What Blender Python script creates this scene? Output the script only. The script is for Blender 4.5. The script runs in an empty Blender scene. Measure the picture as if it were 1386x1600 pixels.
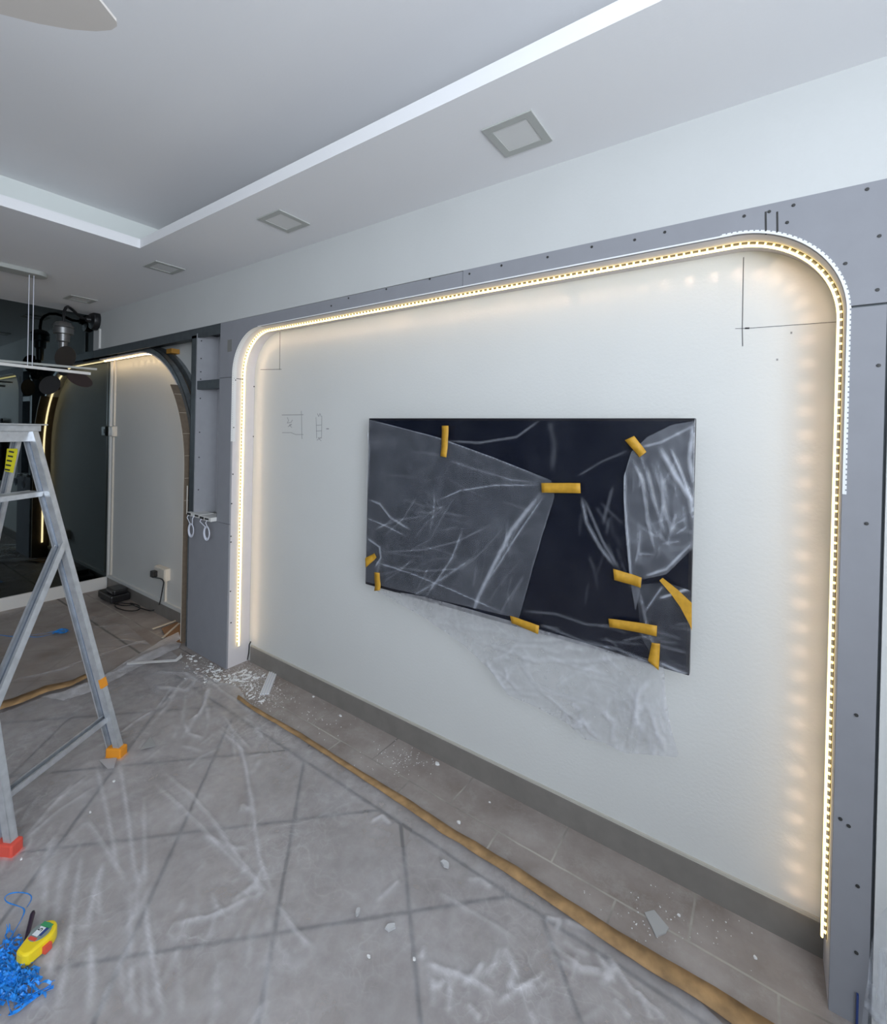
import bpy, math, random
import numpy as np
from mathutils import Vector, Matrix, noise

random.seed(7)
S = bpy.context.scene
COL = S.collection
R = math.radians

# ------------------------------------------------------------------ camera
FPX, CX, CY = 722.74, 693.0, 680.26
ROLL, PITCH, YAW = R(1.305), R(-0.241), R(34.928)
H = 1.5
F_ = Vector((-math.sin(YAW)*math.cos(PITCH), math.cos(YAW)*math.cos(PITCH), math.sin(PITCH)))
R0 = Vector((math.cos(YAW), math.sin(YAW), 0)); U0 = R0.cross(F_)
R_ = R0*math.cos(ROLL) + U0*math.sin(ROLL); U_ = -R0*math.sin(ROLL) + U0*math.cos(ROLL)
CAMP = Vector((0, 0, H))
cam = bpy.data.cameras.new('camera'); camo = bpy.data.objects.new('camera', cam); COL.objects.link(camo)
M = Matrix.Identity(4)
for i in range(3):
    M[i][0] = R_[i]; M[i][1] = U_[i]; M[i][2] = -F_[i]; M[i][3] = CAMP[i]
camo.matrix_world = M
cam.sensor_fit = 'HORIZONTAL'; cam.sensor_width = 36; cam.lens = FPX/1386*36
cam.shift_x = 0; cam.shift_y = -(800-CY)/1386
cam.clip_start = 0.05
S.camera = camo
def ray(p): return F_ + R_*((p[0]-CX)/FPX) - U_*((p[1]-CY)/FPX)
def onz(p, z=0.0): d = ray(p); return CAMP + d*((z-H)/d.z)
def ony(p, y): d = ray(p); return CAMP + d*(y/d.y)
def onx(p, x): d = ray(p); return CAMP + d*(x/d.x)
def proj(P):
    v = Vector(P)-CAMP; w = v.dot(F_)
    return CX+FPX*v.dot(R_)/w, CY-FPX*v.dot(U_)/w

# ------------------------------------------------------------------ light, exposure
S.view_settings.view_transform = 'Standard'; S.view_settings.look = 'None'
S.view_settings.gamma = 1; S.view_settings.use_curve_mapping = False
S.view_settings.exposure = 0.0
W = bpy.data.worlds.new('daylight'); S.world = W; W.use_nodes = True
W.node_tree.nodes['Background'].inputs[0].default_value = (0.75, 0.87, 1.0, 1)
W.node_tree.nodes['Background'].inputs[1].default_value = 0.35
def area(name, loc, rot, sx, sy, power, col):
    l = bpy.data.lights.new(name, 'AREA'); l.shape = 'RECTANGLE'; l.size = sx; l.size_y = sy
    l.energy = power; l.color = col
    o = bpy.data.objects.new(name, l); COL.objects.link(o); o.location = loc; o.rotation_euler = rot
    return o
# daylight from the balcony windows right of the camera, plus an added fill behind it
area('window_light_right', (1.42, -1.15, 1.72), (R(119), 0, R(90)), 2.9, 1.15, 165, (0.83, 0.91, 1.0))
area('fill_light_back', (0.55, -3.05, 1.35), (R(96), 0, 0), 1.9, 2.0, 5, (0.83, 0.92, 1.0))

# ------------------------------------------------------------------ materials
def mat(name, col=(0.8, 0.8, 0.8), rough=0.6, metal=0.0, spec=0.5, noise_amt=0.0, noise_scale=20, bump=0.0, bump_scale=60, emit=None, estr=0):
    m = bpy.data.materials.new(name); m.use_nodes = True
    nt = m.node_tree; b = nt.nodes['Principled BSDF']
    b.inputs['Roughness'].default_value = rough; b.inputs['Metallic'].default_value = metal
    b.inputs['Specular IOR Level'].default_value = spec
    c = (*col, 1)
    b.inputs['Base Color'].default_value = c
    tc = nt.nodes.new('ShaderNodeTexCoord')
    if noise_amt:
        n = nt.nodes.new('ShaderNodeTexNoise'); n.inputs['Scale'].default_value = noise_scale; n.inputs['Detail'].default_value = 5
        nt.links.new(tc.outputs['Object'], n.inputs['Vector'])
        r = nt.nodes.new('ShaderNodeMapRange'); r.inputs['From Min'].default_value = 0.3; r.inputs['From Max'].default_value = 0.7
        r.inputs['To Min'].default_value = 1-noise_amt; r.inputs['To Max'].default_value = 1+noise_amt
        mx = nt.nodes.new('ShaderNodeVectorMath'); mx.operation = 'SCALE'; mx.inputs[0].default_value = col
        nt.links.new(n.outputs['Fac'], r.inputs['Value']); nt.links.new(r.outputs['Result'], mx.inputs['Scale'])
        nt.links.new(mx.outputs[0], b.inputs['Base Color'])
    if bump:
        n2 = nt.nodes.new('ShaderNodeTexNoise'); n2.inputs['Scale'].default_value = bump_scale; n2.inputs['Detail'].default_value = 4
        nt.links.new(tc.outputs['Object'], n2.inputs['Vector'])
        bp = nt.nodes.new('ShaderNodeBump'); bp.inputs['Strength'].default_value = bump; bp.inputs['Distance'].default_value = 0.01
        nt.links.new(n2.outputs['Fac'], bp.inputs['Height']); nt.links.new(bp.outputs[0], b.inputs['Normal'])
    if emit:
        b.inputs['Emission Color'].default_value = (*emit, 1); b.inputs['Emission Strength'].default_value = estr
    return m
MT = {}
MT['wall'] = mat('white wall paint', (0.64, 0.65, 0.64), 0.75, bump=0.08, bump_scale=90, noise_amt=0.015, noise_scale=3)
MT['beam'] = mat('old white beam paint', (0.56, 0.57, 0.565), 0.75, bump=0.06, bump_scale=90, noise_amt=0.02, noise_scale=3)
MT['ceil'] = mat('white ceiling paint', (0.79, 0.79, 0.805), 0.8, bump=0.03, bump_scale=120)
MT['cove'] = mat('ceiling cove paint', (0.70, 0.73, 0.71), 0.8)
MT['board'] = mat('grey plasterboard paper', (0.27, 0.275, 0.30), 0.85, noise_amt=0.03, noise_scale=12)
MT['reveal'] = mat('pale plasterboard face', (0.66, 0.625, 0.635), 0.8, noise_amt=0.02)
MT['niche'] = mat('grey blue niche board', (0.34, 0.345, 0.37), 0.8, noise_amt=0.03)
MT['brown'] = mat('kerfed brown board back', (0.16, 0.12, 0.085), 0.8, noise_amt=0.12, noise_scale=40)
MT['steel'] = mat('galvanised steel', (0.26, 0.29, 0.31), 0.42, metal=0.75, noise_amt=0.15, noise_scale=25)
MT['darksteel'] = mat('dark galvanised channel', (0.10, 0.115, 0.125), 0.5, metal=0.4, noise_amt=0.15, noise_scale=15)
MT['bead'] = mat('white plastic bead', (0.78, 0.79, 0.80), 0.5)
MT['tileskirt'] = mat('grey tile skirting', (0.21, 0.195, 0.18), 0.45, noise_amt=0.08, noise_scale=14)
MT['grout'] = mat('cream filler', (0.5, 0.48, 0.43), 0.8)
MT['whiteplastic'] = mat('white plastic', (0.72, 0.71, 0.69), 0.4)
MT['cream'] = mat('cream plastic', (0.68, 0.64, 0.57), 0.45)
MT['black'] = mat('black plastic', (0.012, 0.012, 0.014), 0.35)
MT['blackm'] = mat('black metal', (0.02, 0.02, 0.022), 0.4, metal=0.3)
MT['greym'] = mat('worn grey metal', (0.22, 0.22, 0.22), 0.35, metal=0.8)
MT['alu'] = mat('aluminium', (0.62, 0.64, 0.67), 0.38, metal=0.65, noise_amt=0.12, noise_scale=30)
MT['alushade'] = mat('shaded aluminium groove', (0.20, 0.23, 0.28), 0.45, metal=0.6)  # darker copy of the aluminium, paints the shade inside the rails
MT['orange'] = mat('orange rubber', (0.80, 0.30, 0.02), 0.5)
MT['red'] = mat('red rubber', (0.70, 0.09, 0.06), 0.5)
MT['tape'] = mat('mustard masking tape', (0.52, 0.28, 0.02), 0.6, noise_amt=0.12, noise_scale=60)
MT['floortape'] = mat('ochre masking tape', (0.36, 0.22, 0.10), 0.7, noise_amt=0.35, noise_scale=18)
MT['led'] = mat('warm led tube', (1, 0.9, 0.6), 0.5, emit=(1.0, 0.78, 0.30), estr=2.8)
MT['ledarch'] = mat('bright warm led tube', (1, 0.9, 0.6), 0.5, emit=(1.0, 0.72, 0.38), estr=10)
MT['ledchip'] = mat('warm led chip', (1, 0.9, 0.6), 0.5, emit=(1.0, 0.76, 0.28), estr=2.6)
MT['ledstrip'] = mat('led strip backing', (0.10, 0.085, 0.06), 0.6)
MT['chip'] = mat('white plaster', (0.78, 0.78, 0.78), 0.9)
MT['palechip'] = mat('pale flake', (0.50, 0.50, 0.51), 0.7)
MT['pencil'] = mat('pencil lead', (0.06, 0.06, 0.065), 0.7)
MT['screw'] = mat('black drywall screw', (0.03, 0.03, 0.03), 0.5)
MT['tvframe'] = mat('tv casing', (0.008, 0.008, 0.012), 0.3)
MT['screen'] = mat('tv screen', (0.004, 0.006, 0.014), 0.2, spec=0.35)
MT['fan'] = mat('white fan blade', (0.62, 0.58, 0.54), 0.5)
MT['litblade'] = mat('led lit fan blade', (0.055, 0.04, 0.04), 0.5)  # warm led light from below put into this blade's colour
MT['blue'] = mat('blue raffia', (0.02, 0.24, 0.72), 0.35, noise_amt=0.4, noise_scale=60)
MT['yellow'] = mat('yellow plastic', (0.88, 0.66, 0.02), 0.35)
MT['sticker'] = mat('yellow warning sticker', (0.62, 0.56, 0.02), 0.5)
MT['green'] = mat('green print', (0.05, 0.30, 0.12), 0.5)
MT['navy'] = mat('navy print', (0.03, 0.06, 0.22), 0.5)
MT['greyface'] = mat('grey print', (0.22, 0.27, 0.26), 0.4)
MT['label'] = mat('white label', (0.75, 0.78, 0.8), 0.5)
MT['purple'] = mat('dark purple plastic', (0.03, 0.015, 0.035), 0.4)
MT['lampface'] = mat('unlit diffuser', (0.66, 0.66, 0.65), 0.5)
MT['lampframe'] = mat('grey lamp frame', (0.42, 0.43, 0.41), 0.5)
MT['wood'] = mat('cream trim strip', (0.62, 0.54, 0.44), 0.6)
MT['cord'] = mat('white cord', (0.70, 0.72, 0.80), 0.45)
MT['cardboard'] = mat('brown backing', (0.26, 0.14, 0.07), 0.8)
# smoked mirror
m = mat('smoked mirror glass', (0.105, 0.125, 0.13), 0.015, metal=1.0); MT['mirror'] = m

def nm(nt, op, a, b=None, c=None):
    n = nt.nodes.new('ShaderNodeMath'); n.operation = op
    for i, x in enumerate((a, b, c)):
        if x is None: continue
        if isinstance(x, (int, float)): n.inputs[i].default_value = x
        else: nt.links.new(x, n.inputs[i])
    return n.outputs[0]
def film_mat(name, bump=True, tint=(0.80, 0.82, 0.86), gloss=0.08, grough=0.2, crease=0.9, scales=((7.0, 13.0, 0.5), (17.0, 11.0, 0.35), (38.0, 9.0, 0.2))):
    m = bpy.data.materials.new(name); m.use_nodes = True; nt = m.node_tree; nt.nodes.clear()
    out = nt.nodes.new('ShaderNodeOutputMaterial')
    at = nt.nodes.new('ShaderNodeAttribute'); at.attribute_name = 'milk'
    tr = nt.nodes.new('ShaderNodeBsdfTransparent'); gl = nt.nodes.new('ShaderNodeBsdfGlossy')
    gl.inputs['Roughness'].default_value = grough
    df = nt.nodes.new('ShaderNodeBsdfDiffuse'); df.inputs['Color'].default_value = (*tint, 1)
    tl = nt.nodes.new('ShaderNodeBsdfTranslucent'); tl.inputs['Color'].default_value = (*tint, 1)
    m0 = nt.nodes.new('ShaderNodeMixShader'); m0.inputs[0].default_value = 0.25
    nt.links.new(df.outputs[0], m0.inputs[1]); nt.links.new(tl.outputs[0], m0.inputs[2])
    m1 = nt.nodes.new('ShaderNodeMixShader'); m1.inputs[0].default_value = gloss
    nt.links.new(tr.outputs[0], m1.inputs[1]); nt.links.new(gl.outputs[0], m1.inputs[2])
    m2 = nt.nodes.new('ShaderNodeMixShader')
    # fine mottling of the milky film
    tc = nt.nodes.new('ShaderNodeTexCoord'); n = nt.nodes.new('ShaderNodeTexNoise'); n.inputs['Scale'].default_value = 22; n.inputs['Detail'].default_value = 6
    nt.links.new(tc.outputs['Object'], n.inputs['Vector'])
    mr = nt.nodes.new('ShaderNodeMapRange'); mr.inputs['From Min'].default_value = 0.3; mr.inputs['From Max'].default_value = 0.7
    mr.inputs['To Min'].default_value = 0.82; mr.inputs['To Max'].default_value = 1.18
    nt.links.new(n.outputs['Fac'], mr.inputs['Value'])
    mu = nt.nodes.new('ShaderNodeMath'); mu.operation = 'MULTIPLY'; mu.use_clamp = True
    nt.links.new(at.outputs['Fac'], mu.inputs[0]); nt.links.new(mr.outputs['Result'], mu.inputs[1])
    tot = None
    for sc_, k_, wgt in scales:
        a_ = nt.nodes.new('ShaderNodeTexNoise'); a_.inputs['Scale'].default_value = sc_; a_.inputs['Detail'].default_value = 2; a_.inputs['Distortion'].default_value = 0.6
        nt.links.new(tc.outputs['Object'], a_.inputs['Vector'])
        b_ = nm(nt, 'ABSOLUTE', nm(nt, 'SUBTRACT', a_.outputs['Fac'], 0.5)); c_ = nm(nt, 'MAXIMUM', nm(nt, 'SUBTRACT', 1.0, nm(nt, 'MULTIPLY', b_, k_)), 0.0)
        d_ = nm(nt, 'MULTIPLY', nm(nt, 'POWER', c_, 2.5), wgt); tot = d_ if tot is None else nm(nt, 'ADD', tot, d_)
    # creases show in patches
    pn = nt.nodes.new('ShaderNodeTexNoise'); pn.inputs['Scale'].default_value = 3.1; pn.inputs['Detail'].default_value = 2; nt.links.new(tc.outputs['Object'], pn.inputs['Vector'])
    pr_ = nt.nodes.new('ShaderNodeMapRange'); pr_.inputs['From Min'].default_value = 0.45; pr_.inputs['From Max'].default_value = 0.68; nt.links.new(pn.outputs['Fac'], pr_.inputs['Value'])
    tot = nm(nt, 'MULTIPLY', tot, nm(nt, 'ADD', nm(nt, 'MULTIPLY', pr_.outputs['Result'], 0.85), 0.15))
    mu2 = nm(nt, 'ADD', mu.outputs[0], nm(nt, 'MULTIPLY', tot, nm(nt, 'MULTIPLY', nm(nt, 'POWER', at.outputs['Fac'], 0.7), crease)))
    cl_ = nt.nodes.new('ShaderNodeClamp'); nt.links.new(mu2, cl_.inputs[0]); mufac = cl_.outputs[0]
    bmp = nt.nodes.new('ShaderNodeBump'); bmp.inputs['Strength'].default_value = 0.5; bmp.inputs['Distance'].default_value = 0.006
    nt.links.new(tot, bmp.inputs['Height']); (nt.links.new(bmp.outputs[0], gl.inputs['Normal']) if bump else None); (nt.links.new(bmp.outputs[0], df.inputs['Normal']) if bump else None)
    nt.links.new(mufac, m2.inputs[0]); nt.links.new(m1.outputs[0], m2.inputs[1]); nt.links.new(m0.outputs[0], m2.inputs[2])
    nt.links.new(m2.outputs[0], out.inputs[0])
    return m
MT['film'] = film_mat('clear plastic film', bump=False, gloss=0.012, grough=0.2, crease=0.4, tint=(0.74, 0.78, 0.87), scales=((5.0, 16.0, 0.6), (11.0, 13.0, 0.35)))
MT['filmtail'] = film_mat('clear hanging film', gloss=0.03, grough=0.25, crease=0.45, tint=(0.66, 0.67, 0.71), scales=((6.0, 14.0, 0.6), (14.0, 12.0, 0.4)))
MT['filmfloor'] = film_mat('floor protection film', tint=(0.80, 0.79, 0.82), gloss=0.05, grough=0.3, crease=0.55)

# ------------------------------------------------------------------ mesh helpers
class MB:
    def __init__(s): s.v = []; s.f = []; s.sm = False; s.att = None
    def box(s, a, b):
        x0, y0, z0 = a; x1, y1, z1 = b; n = len(s.v)
        s.v += [(x0,y0,z0),(x1,y0,z0),(x1,y1,z0),(x0,y1,z0),(x0,y0,z1),(x1,y0,z1),(x1,y1,z1),(x0,y1,z1)]
        s.f += [tuple(n+i for i in q) for q in ((0,3,2,1),(4,5,6,7),(0,1,5,4),(1,2,6,5),(2,3,7,6),(3,0,4,7))]
        return s
    def bar(s, p, q, w, d, up=(0, 0, 1)):
        # rectangular bar from p to q; w across (side), d along the "up"-ish direction
        p = Vector(p); q = Vector(q); t = (q-p).normalized(); u = Vector(up); u = (u - t*u.dot(t)).normalized(); sd = t.cross(u)
        n = len(s.v)
        for P in (p, q):
            for a, b in ((-1,-1),(1,-1),(1,1),(-1,1)):
                s.v.append(tuple(P + sd*(a*w/2) + u*(b*d/2)))
        s.f += [tuple(n+i for i in k) for k in ((0,3,2,1),(4,5,6,7),(0,1,5,4),(1,2,6,5),(2,3,7,6),(3,0,4,7))]
        return s
    def tube(s, pts, r, n=8, closed=False):
        pts = [Vector(p) for p in pts]; k = len(pts); rr = r if hasattr(r, '__len__') else [r]*k
        t0 = (pts[1]-pts[0]).normalized(); a = Vector((0, 0, 1)) if abs(t0.z) < .9 else Vector((1, 0, 0))
        u = t0.cross(a).normalized(); base = len(s.v)
        for i, P in enumerate(pts):
            t = (pts[min(i+1, k-1)]-pts[max(i-1, 0)])
            t = t.normalized() if t.length > 1e-9 else t0
            u = (u - t*u.dot(t)); u = u.normalized() if u.length > 1e-6 else t.orthogonal().normalized()
            w = t.cross(u)
            for j in range(n):
                an = 2*math.pi*j/n; s.v.append(tuple(P + (u*math.cos(an)+w*math.sin(an))*rr[i]))
        for i in range(k-1):
            for j in range(n):
                a0 = base+i*n+j; a1 = base+i*n+(j+1) % n
                s.f.append((a0, a1, a1+n, a0+n))
        s.f.append(tuple(base+j for j in reversed(range(n)))); s.f.append(tuple(base+(k-1)*n+j for j in range(n)))
        s.sm = True
        return s
    def lathe(s, prof, c, axis=(0, 0, 1), n=24):
        # prof: list of (radius, height along the axis)
        ax = Vector(axis).normalized(); u = ax.orthogonal().normalized(); w = ax.cross(u); c = Vector(c); base = len(s.v); k = len(prof)
        for r_, h_ in prof:
            for j in range(n):
                an = 2*math.pi*j/n; s.v.append(tuple(c + ax*h_ + (u*math.cos(an)+w*math.sin(an))*max(r_, 1e-4)))
        for i in range(k-1):
            for j in range(n):
                a0 = base+i*n+j; a1 = base+i*n+(j+1) % n
                s.f.append((a0, a1, a1+n, a0+n))
        s.f.append(tuple(base+j for j in reversed(range(n)))); s.f.append(tuple(base+(k-1)*n+j for j in range(n)))
        return s
    def prism(s, poly, d):
        # poly: 3-D points of one face; extruded by vector d
        n = len(s.v); k = len(poly); d = Vector(d)
        s.v += [tuple(p) for p in poly] + [tuple(Vector(p)+d) for p in poly]
        s.f.append(tuple(n+i for i in range(k))); s.f.append(tuple(n+k+i for i in reversed(range(k))))
        for i in range(k): j = (i+1) % k; s.f.append((n+i, n+k+i, n+k+j, n+j))
        return s
    def sweep(s, path, secs, closed_sec=True):
        # path: list of frames (point, inward normal); secs: (offset along the normal, y) corners of the section
        n = len(s.v); k = len(secs)
        for P, N in path:
            P = Vector(P); N = Vector(N)
            for a, y in secs: q = P + N*a; s.v.append((q.x, y, q.z))
        for i in range(len(path)-1):
            for j in range(k):
                j2 = (j+1) % k
                s.f.append((n+i*k+j, n+i*k+j2, n+(i+1)*k+j2, n+(i+1)*k+j))
        s.f.append(tuple(n+j for j in reversed(range(k)))); s.f.append(tuple(n+(len(path)-1)*k+j for j in range(k)))
        return s
    def build(s, name, m, parent=None, bevel=0, smooth=None, fix=True, mats=None, mi=None):
        me = bpy.data.meshes.new(name); me.from_pydata(s.v, [], s.f)
        if fix:
            import bmesh
            b = bmesh.new(); b.from_mesh(me); bmesh.ops.recalc_face_normals(b, faces=b.faces); b.to_mesh(me); b.free()
        me.materials.append(m)
        if mats:
            for x in mats: me.materials.append(x)
        o = bpy.data.objects.new(name, me); COL.objects.link(o)
        if parent is not None:
            o.parent = parent
            # vertices are given in world space; move them into the parent's space
            loc = parent_world(parent); me.transform(Matrix.Translation(-loc))
        if smooth if smooth is not None else s.sm:
            for p in me.polygons: p.use_smooth = True
            try: me.set_sharp_from_angle(angle=R(40))
            except Exception: pass
        if bevel:
            bv = o.modifiers.new('bevel', 'BEVEL'); bv.width = bevel; bv.segments = 2; bv.limit_method = 'ANGLE'
        return o
def parent_world(p):
    v = Vector((0, 0, 0))
    while p is not None: v = v + p.location; p = p.parent
    return v
def recenter(o):
    # put a top-level mesh's origin at its base centre
    me = o.data; vs = [v.co for v in me.vertices]
    c = Vector(((min(v.x for v in vs)+max(v.x for v in vs))/2, (min(v.y for v in vs)+max(v.y for v in vs))/2, min(v.z for v in vs)))
    me.transform(Matrix.Translation(-c)); o.location = o.location + c
    return o
def tag(o, label=None, cat=None, group=None, kind=None):
    if label: o['label'] = label
    if cat: o['category'] = cat
    if group: o['group'] = group
    if kind: o['kind'] = kind
    return o
def thing(name, loc, label, cat, group=None):
    o = bpy.data.objects.new(name, None); o.empty_display_size = 0.05; COL.objects.link(o); o.location = loc
    return tag(o, label, cat, group)
def struct(o, label, cat='wall'):
    return tag(o, label, cat, kind='structure')
def copy_tree(o, parent=None):
    c = o.copy(); COL.objects.link(c)
    if parent is not None: c.parent = parent
    for ch in list(o.children): copy_tree(ch, c)
    return c

# ------------------------------------------------------------------ main dimensions
YW, YF = 1.755, 1.60          # back wall, front plane of beam and frame
XM = -4.98                    # mirror wall
ZC = 2.485                    # dropped ceiling
ZB = 2.172                    # underside of the beam
XR = 1.45                      # window wall on the right

# ------------------------------------------------------------------ floor
fm = bpy.data.materials.new('stone tile floor'); fm.use_nodes = True; nt = fm.node_tree; bs = nt.nodes['Principled BSDF']
tc = nt.nodes.new('ShaderNodeTexCoord'); sp = nt.nodes.new('ShaderNodeSeparateXYZ'); nt.links.new(tc.outputs['Object'], sp.inputs[0])
X, Y = sp.outputs[0], sp.outputs[1]
def wobble():
    n = nt.nodes.new('ShaderNodeTexNoise'); n.inputs['Scale'].default_value = 9; nt.links.new(tc.outputs['Object'], n.inputs['Vector'])
    return nm(nt, 'MULTIPLY', nm(nt, 'SUBTRACT', n.outputs['Fac'], 0.5), 0.010)
wb = wobble()
def joint(v, period, off, hw):   # 1 on the joint
    a = nm(nt, 'ADD', nm(nt, 'SUBTRACT', v, off), wb)
    fr = nm(nt, 'FRACT', nm(nt, 'DIVIDE', a, period)); d = nm(nt, 'MULTIPLY', nm(nt, 'MINIMUM', fr, nm(nt, 'SUBTRACT', 1.0, fr)), period)
    mr = nt.nodes.new('ShaderNodeMapRange'); mr.inputs['From Min'].default_value = hw*1.6; mr.inputs['From Max'].default_value = hw*0.6
    nt.links.new(d, mr.inputs['Value']); return mr.outputs['Result']
def line(v, at, hw):
    d = nm(nt, 'ABSOLUTE', nm(nt, 'ADD', nm(nt, 'SUBTRACT', v, at), wb)); mr = nt.nodes.new('ShaderNodeMapRange'); mr.inputs['From Min'].default_value = hw*1.6; mr.inputs['From Max'].default_value = hw*0.6
    nt.links.new(d, mr.inputs['Value']); return mr.outputs['Result']
diag = nm(nt, 'MAXIMUM', joint(nm(nt, 'SUBTRACT', X, Y), 0.577, -3.18, 0.0085), joint(nm(nt, 'ADD', X, Y), 0.573, -0.89, 0.0085))
inb = nm(nt, 'GREATER_THAN', Y, 1.375); row2 = nm(nt, 'GREATER_THAN', Y, 1.565)
far_ = nt.nodes.new('ShaderNodeMapRange'); far_.inputs['From Min'].default_value = -3.3; far_.inputs['From Max'].default_value = -3.0; far_.inputs['To Min'].default_value = 0.2
nt.links.new(X, far_.inputs['Value'])
diag = nm(nt, 'MULTIPLY', nm(nt, 'MULTIPLY', diag, nm(nt, 'SUBTRACT', 1.0, inb)), far_.outputs['Result'])
bedge = line(Y, 1.375, 0.0065)
j1 = nm(nt, 'MULTIPLY', joint(X, 0.43, -0.59, 0.003), row2)
j2 = nm(nt, 'MULTIPLY', joint(X, 0.43, -0.37, 0.003), nm(nt, 'MULTIPLY', inb, nm(nt, 'SUBTRACT', 1.0, row2)))
bj = nm(nt, 'MAXIMUM', nm(nt, 'MAXIMUM', j1, j2), line(Y, 1.565, 0.003))
def noi(scale, detail=5, rough=0.6):
    n = nt.nodes.new('ShaderNodeTexNoise'); n.inputs['Scale'].default_value = scale; n.inputs['Detail'].default_value = detail; n.inputs['Roughness'].default_value = rough
    nt.links.new(tc.outputs['Object'], n.inputs['Vector']); return n.outputs['Fac']
cr = nt.nodes.new('ShaderNodeValToRGB'); cr.color_ramp.elements[0].position = 0.3; cr.color_ramp.elements[1].position = 0.72
cr.color_ramp.elements[0].color = (0.225, 0.185, 0.165, 1); cr.color_ramp.elements[1].color = (0.40, 0.36, 0.34, 1)
nt.links.new(noi(4.5), cr.inputs[0])
# plaster dust on the tiles
dr_ = nt.nodes.new('ShaderNodeMapRange'); dr_.inputs['From Min'].default_value = 0.51; dr_.inputs['From Max'].default_value = 0.66; dr_.inputs['To Max'].default_value = 0.55
nt.links.new(noi(7.0, 12, 0.8), dr_.inputs['Value'])
def mixc(f, a, b):
    n = nt.nodes.new('ShaderNodeMix'); n.data_type = 'RGBA'
    if isinstance(f, float): n.inputs[0].default_value = f
    else: nt.links.new(f, n.inputs[0])
    for i, x in ((6, a), (7, b)):
        if isinstance(x, tuple): n.inputs[i].default_value = x
        else: nt.links.new(x, n.inputs[i])
    return n.outputs[2]
c1 = mixc(dr_.outputs['Result'], cr.outputs[0], (0.42, 0.40, 0.38, 1))
jb = nt.nodes.new('ShaderNodeMapRange'); jb.inputs['From Min'].default_value = 0.35; jb.inputs['From Max'].default_value = 0.6
nt.links.new(noi(2.4), jb.inputs['Value'])
jc = mixc(jb.outputs['Result'], (0.09, 0.08, 0.075, 1), (0.50, 0.47, 0.42, 1))
c2 = mixc(nm(nt, 'MULTIPLY', bj, 0.8), c1, jc)
c3 = mixc(nm(nt, 'MULTIPLY', nm(nt, 'MAXIMUM', diag, bedge), 0.85), c2, (0.018, 0.016, 0.016, 1))
nt.links.new(c3, bs.inputs['Base Color']); bs.inputs['Roughness'].default_value = 0.5
bp = nt.nodes.new('ShaderNodeBump'); bp.inputs['Strength'].default_value = 0.15; bp.inputs['Distance'].default_value = 0.004
nt.links.new(nm(nt, 'SUBTRACT', noi(30), nm(nt, 'MAXIMUM', diag, bj)), bp.inputs['Height']); nt.links.new(bp.outputs[0], bs.inputs['Normal'])
b = MB().box((XM-0.1, -3.1, -0.1), (XR+0.1, 1.9, 0.0))
struct(b.build('floor', fm), 'grey brown stone tile floor under dust and film', 'floor')

# ------------------------------------------------------------------ room shell
struct(MB().box((XM-0.1, YW, 0), (XR+0.1, YW+0.15, ZB)).build('wall_back', MT['wall']), 'white wall behind the television', 'wall')
struct(MB().box((XM-0.1, YF, ZB), (XR+0.1, YW+0.15, ZC)).build('wall_beam', MT['beam']), 'white beam face above the grey boards', 'wall')
struct(MB().box((XM-0.12, -3.1, 0), (XM-0.006, YW, ZC)).build('wall_left', MT['wall']), 'wall behind the smoked mirror', 'wall')
# right side: a return of wall beside the frame, then the window wall
struct(MB().box((0.80, YF+0.005, 0), (XR, YW, ZB)).build('wall_right_return', MT['wall']), 'white wall to the right of the grey frame', 'wall')
w = MB()
w.box((XR, -3.1, 0), (XR+0.1, -2.6, ZC+0.2)); w.box((XR, 0.35, 0), (XR+0.1, 1.9, ZC+0.2)); w.box((XR, -2.6, 0), (XR+0.1, 0.35, 1.1)); w.box((XR, -2.6, 2.38), (XR+0.1, 0.35, ZC+0.2))
struct(w.build('wall_right', MT['wall']), 'window wall to the right of the camera', 'wall')
w = MB()
w.box((XM-0.1, -3.2, 0), (-0.7, -3.1, 2.7)); w.box((1.35, -3.2, 0), (XR+0.1, -3.1, 2.7)); w.box((-0.7, -3.2, 0), (1.35, -3.1, 0.3)); w.box((-0.7, -3.2, 2.4), (1.35, -3.1, 2.7))
MT['greywall'] = mat('grey rear wall', (0.22, 0.22, 0.22), 0.8)
struct(w.build('wall_front', MT['greywall']), 'wall behind the camera', 'wall')
# dropped ceiling with a tray
TX, TY, ZT = -2.86, 1.125, 2.70
c = MB().box((XM-0.1, -3.1, ZC), (TX, YW+0.15, ZC+0.05)); c.box((TX, TY, ZC), (XR+0.1, YW+0.15, ZC+0.05))
struct(c.build('ceiling', MT['ceil']), 'white dropped ceiling border around the tray', 'ceiling')
c = MB().box((TX-0.26, -3.1, ZC+0.05), (TX-0.2, TY+0.46, ZT)); c.box((TX-0.26, TY+0.44, ZC+0.05), (XR+0.1, TY+0.50, ZT))
struct(c.build('trim_cove', MT['cove']), 'recessed side of the ceiling tray above its lip', 'cove')
struct(MB().box((TX-0.3, -3.1, ZT), (XR+0.1, TY+0.5, ZT+0.08)).build('ceiling_tray', MT['ceil']), 'upper ceiling inside the tray', 'ceiling')
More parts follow.
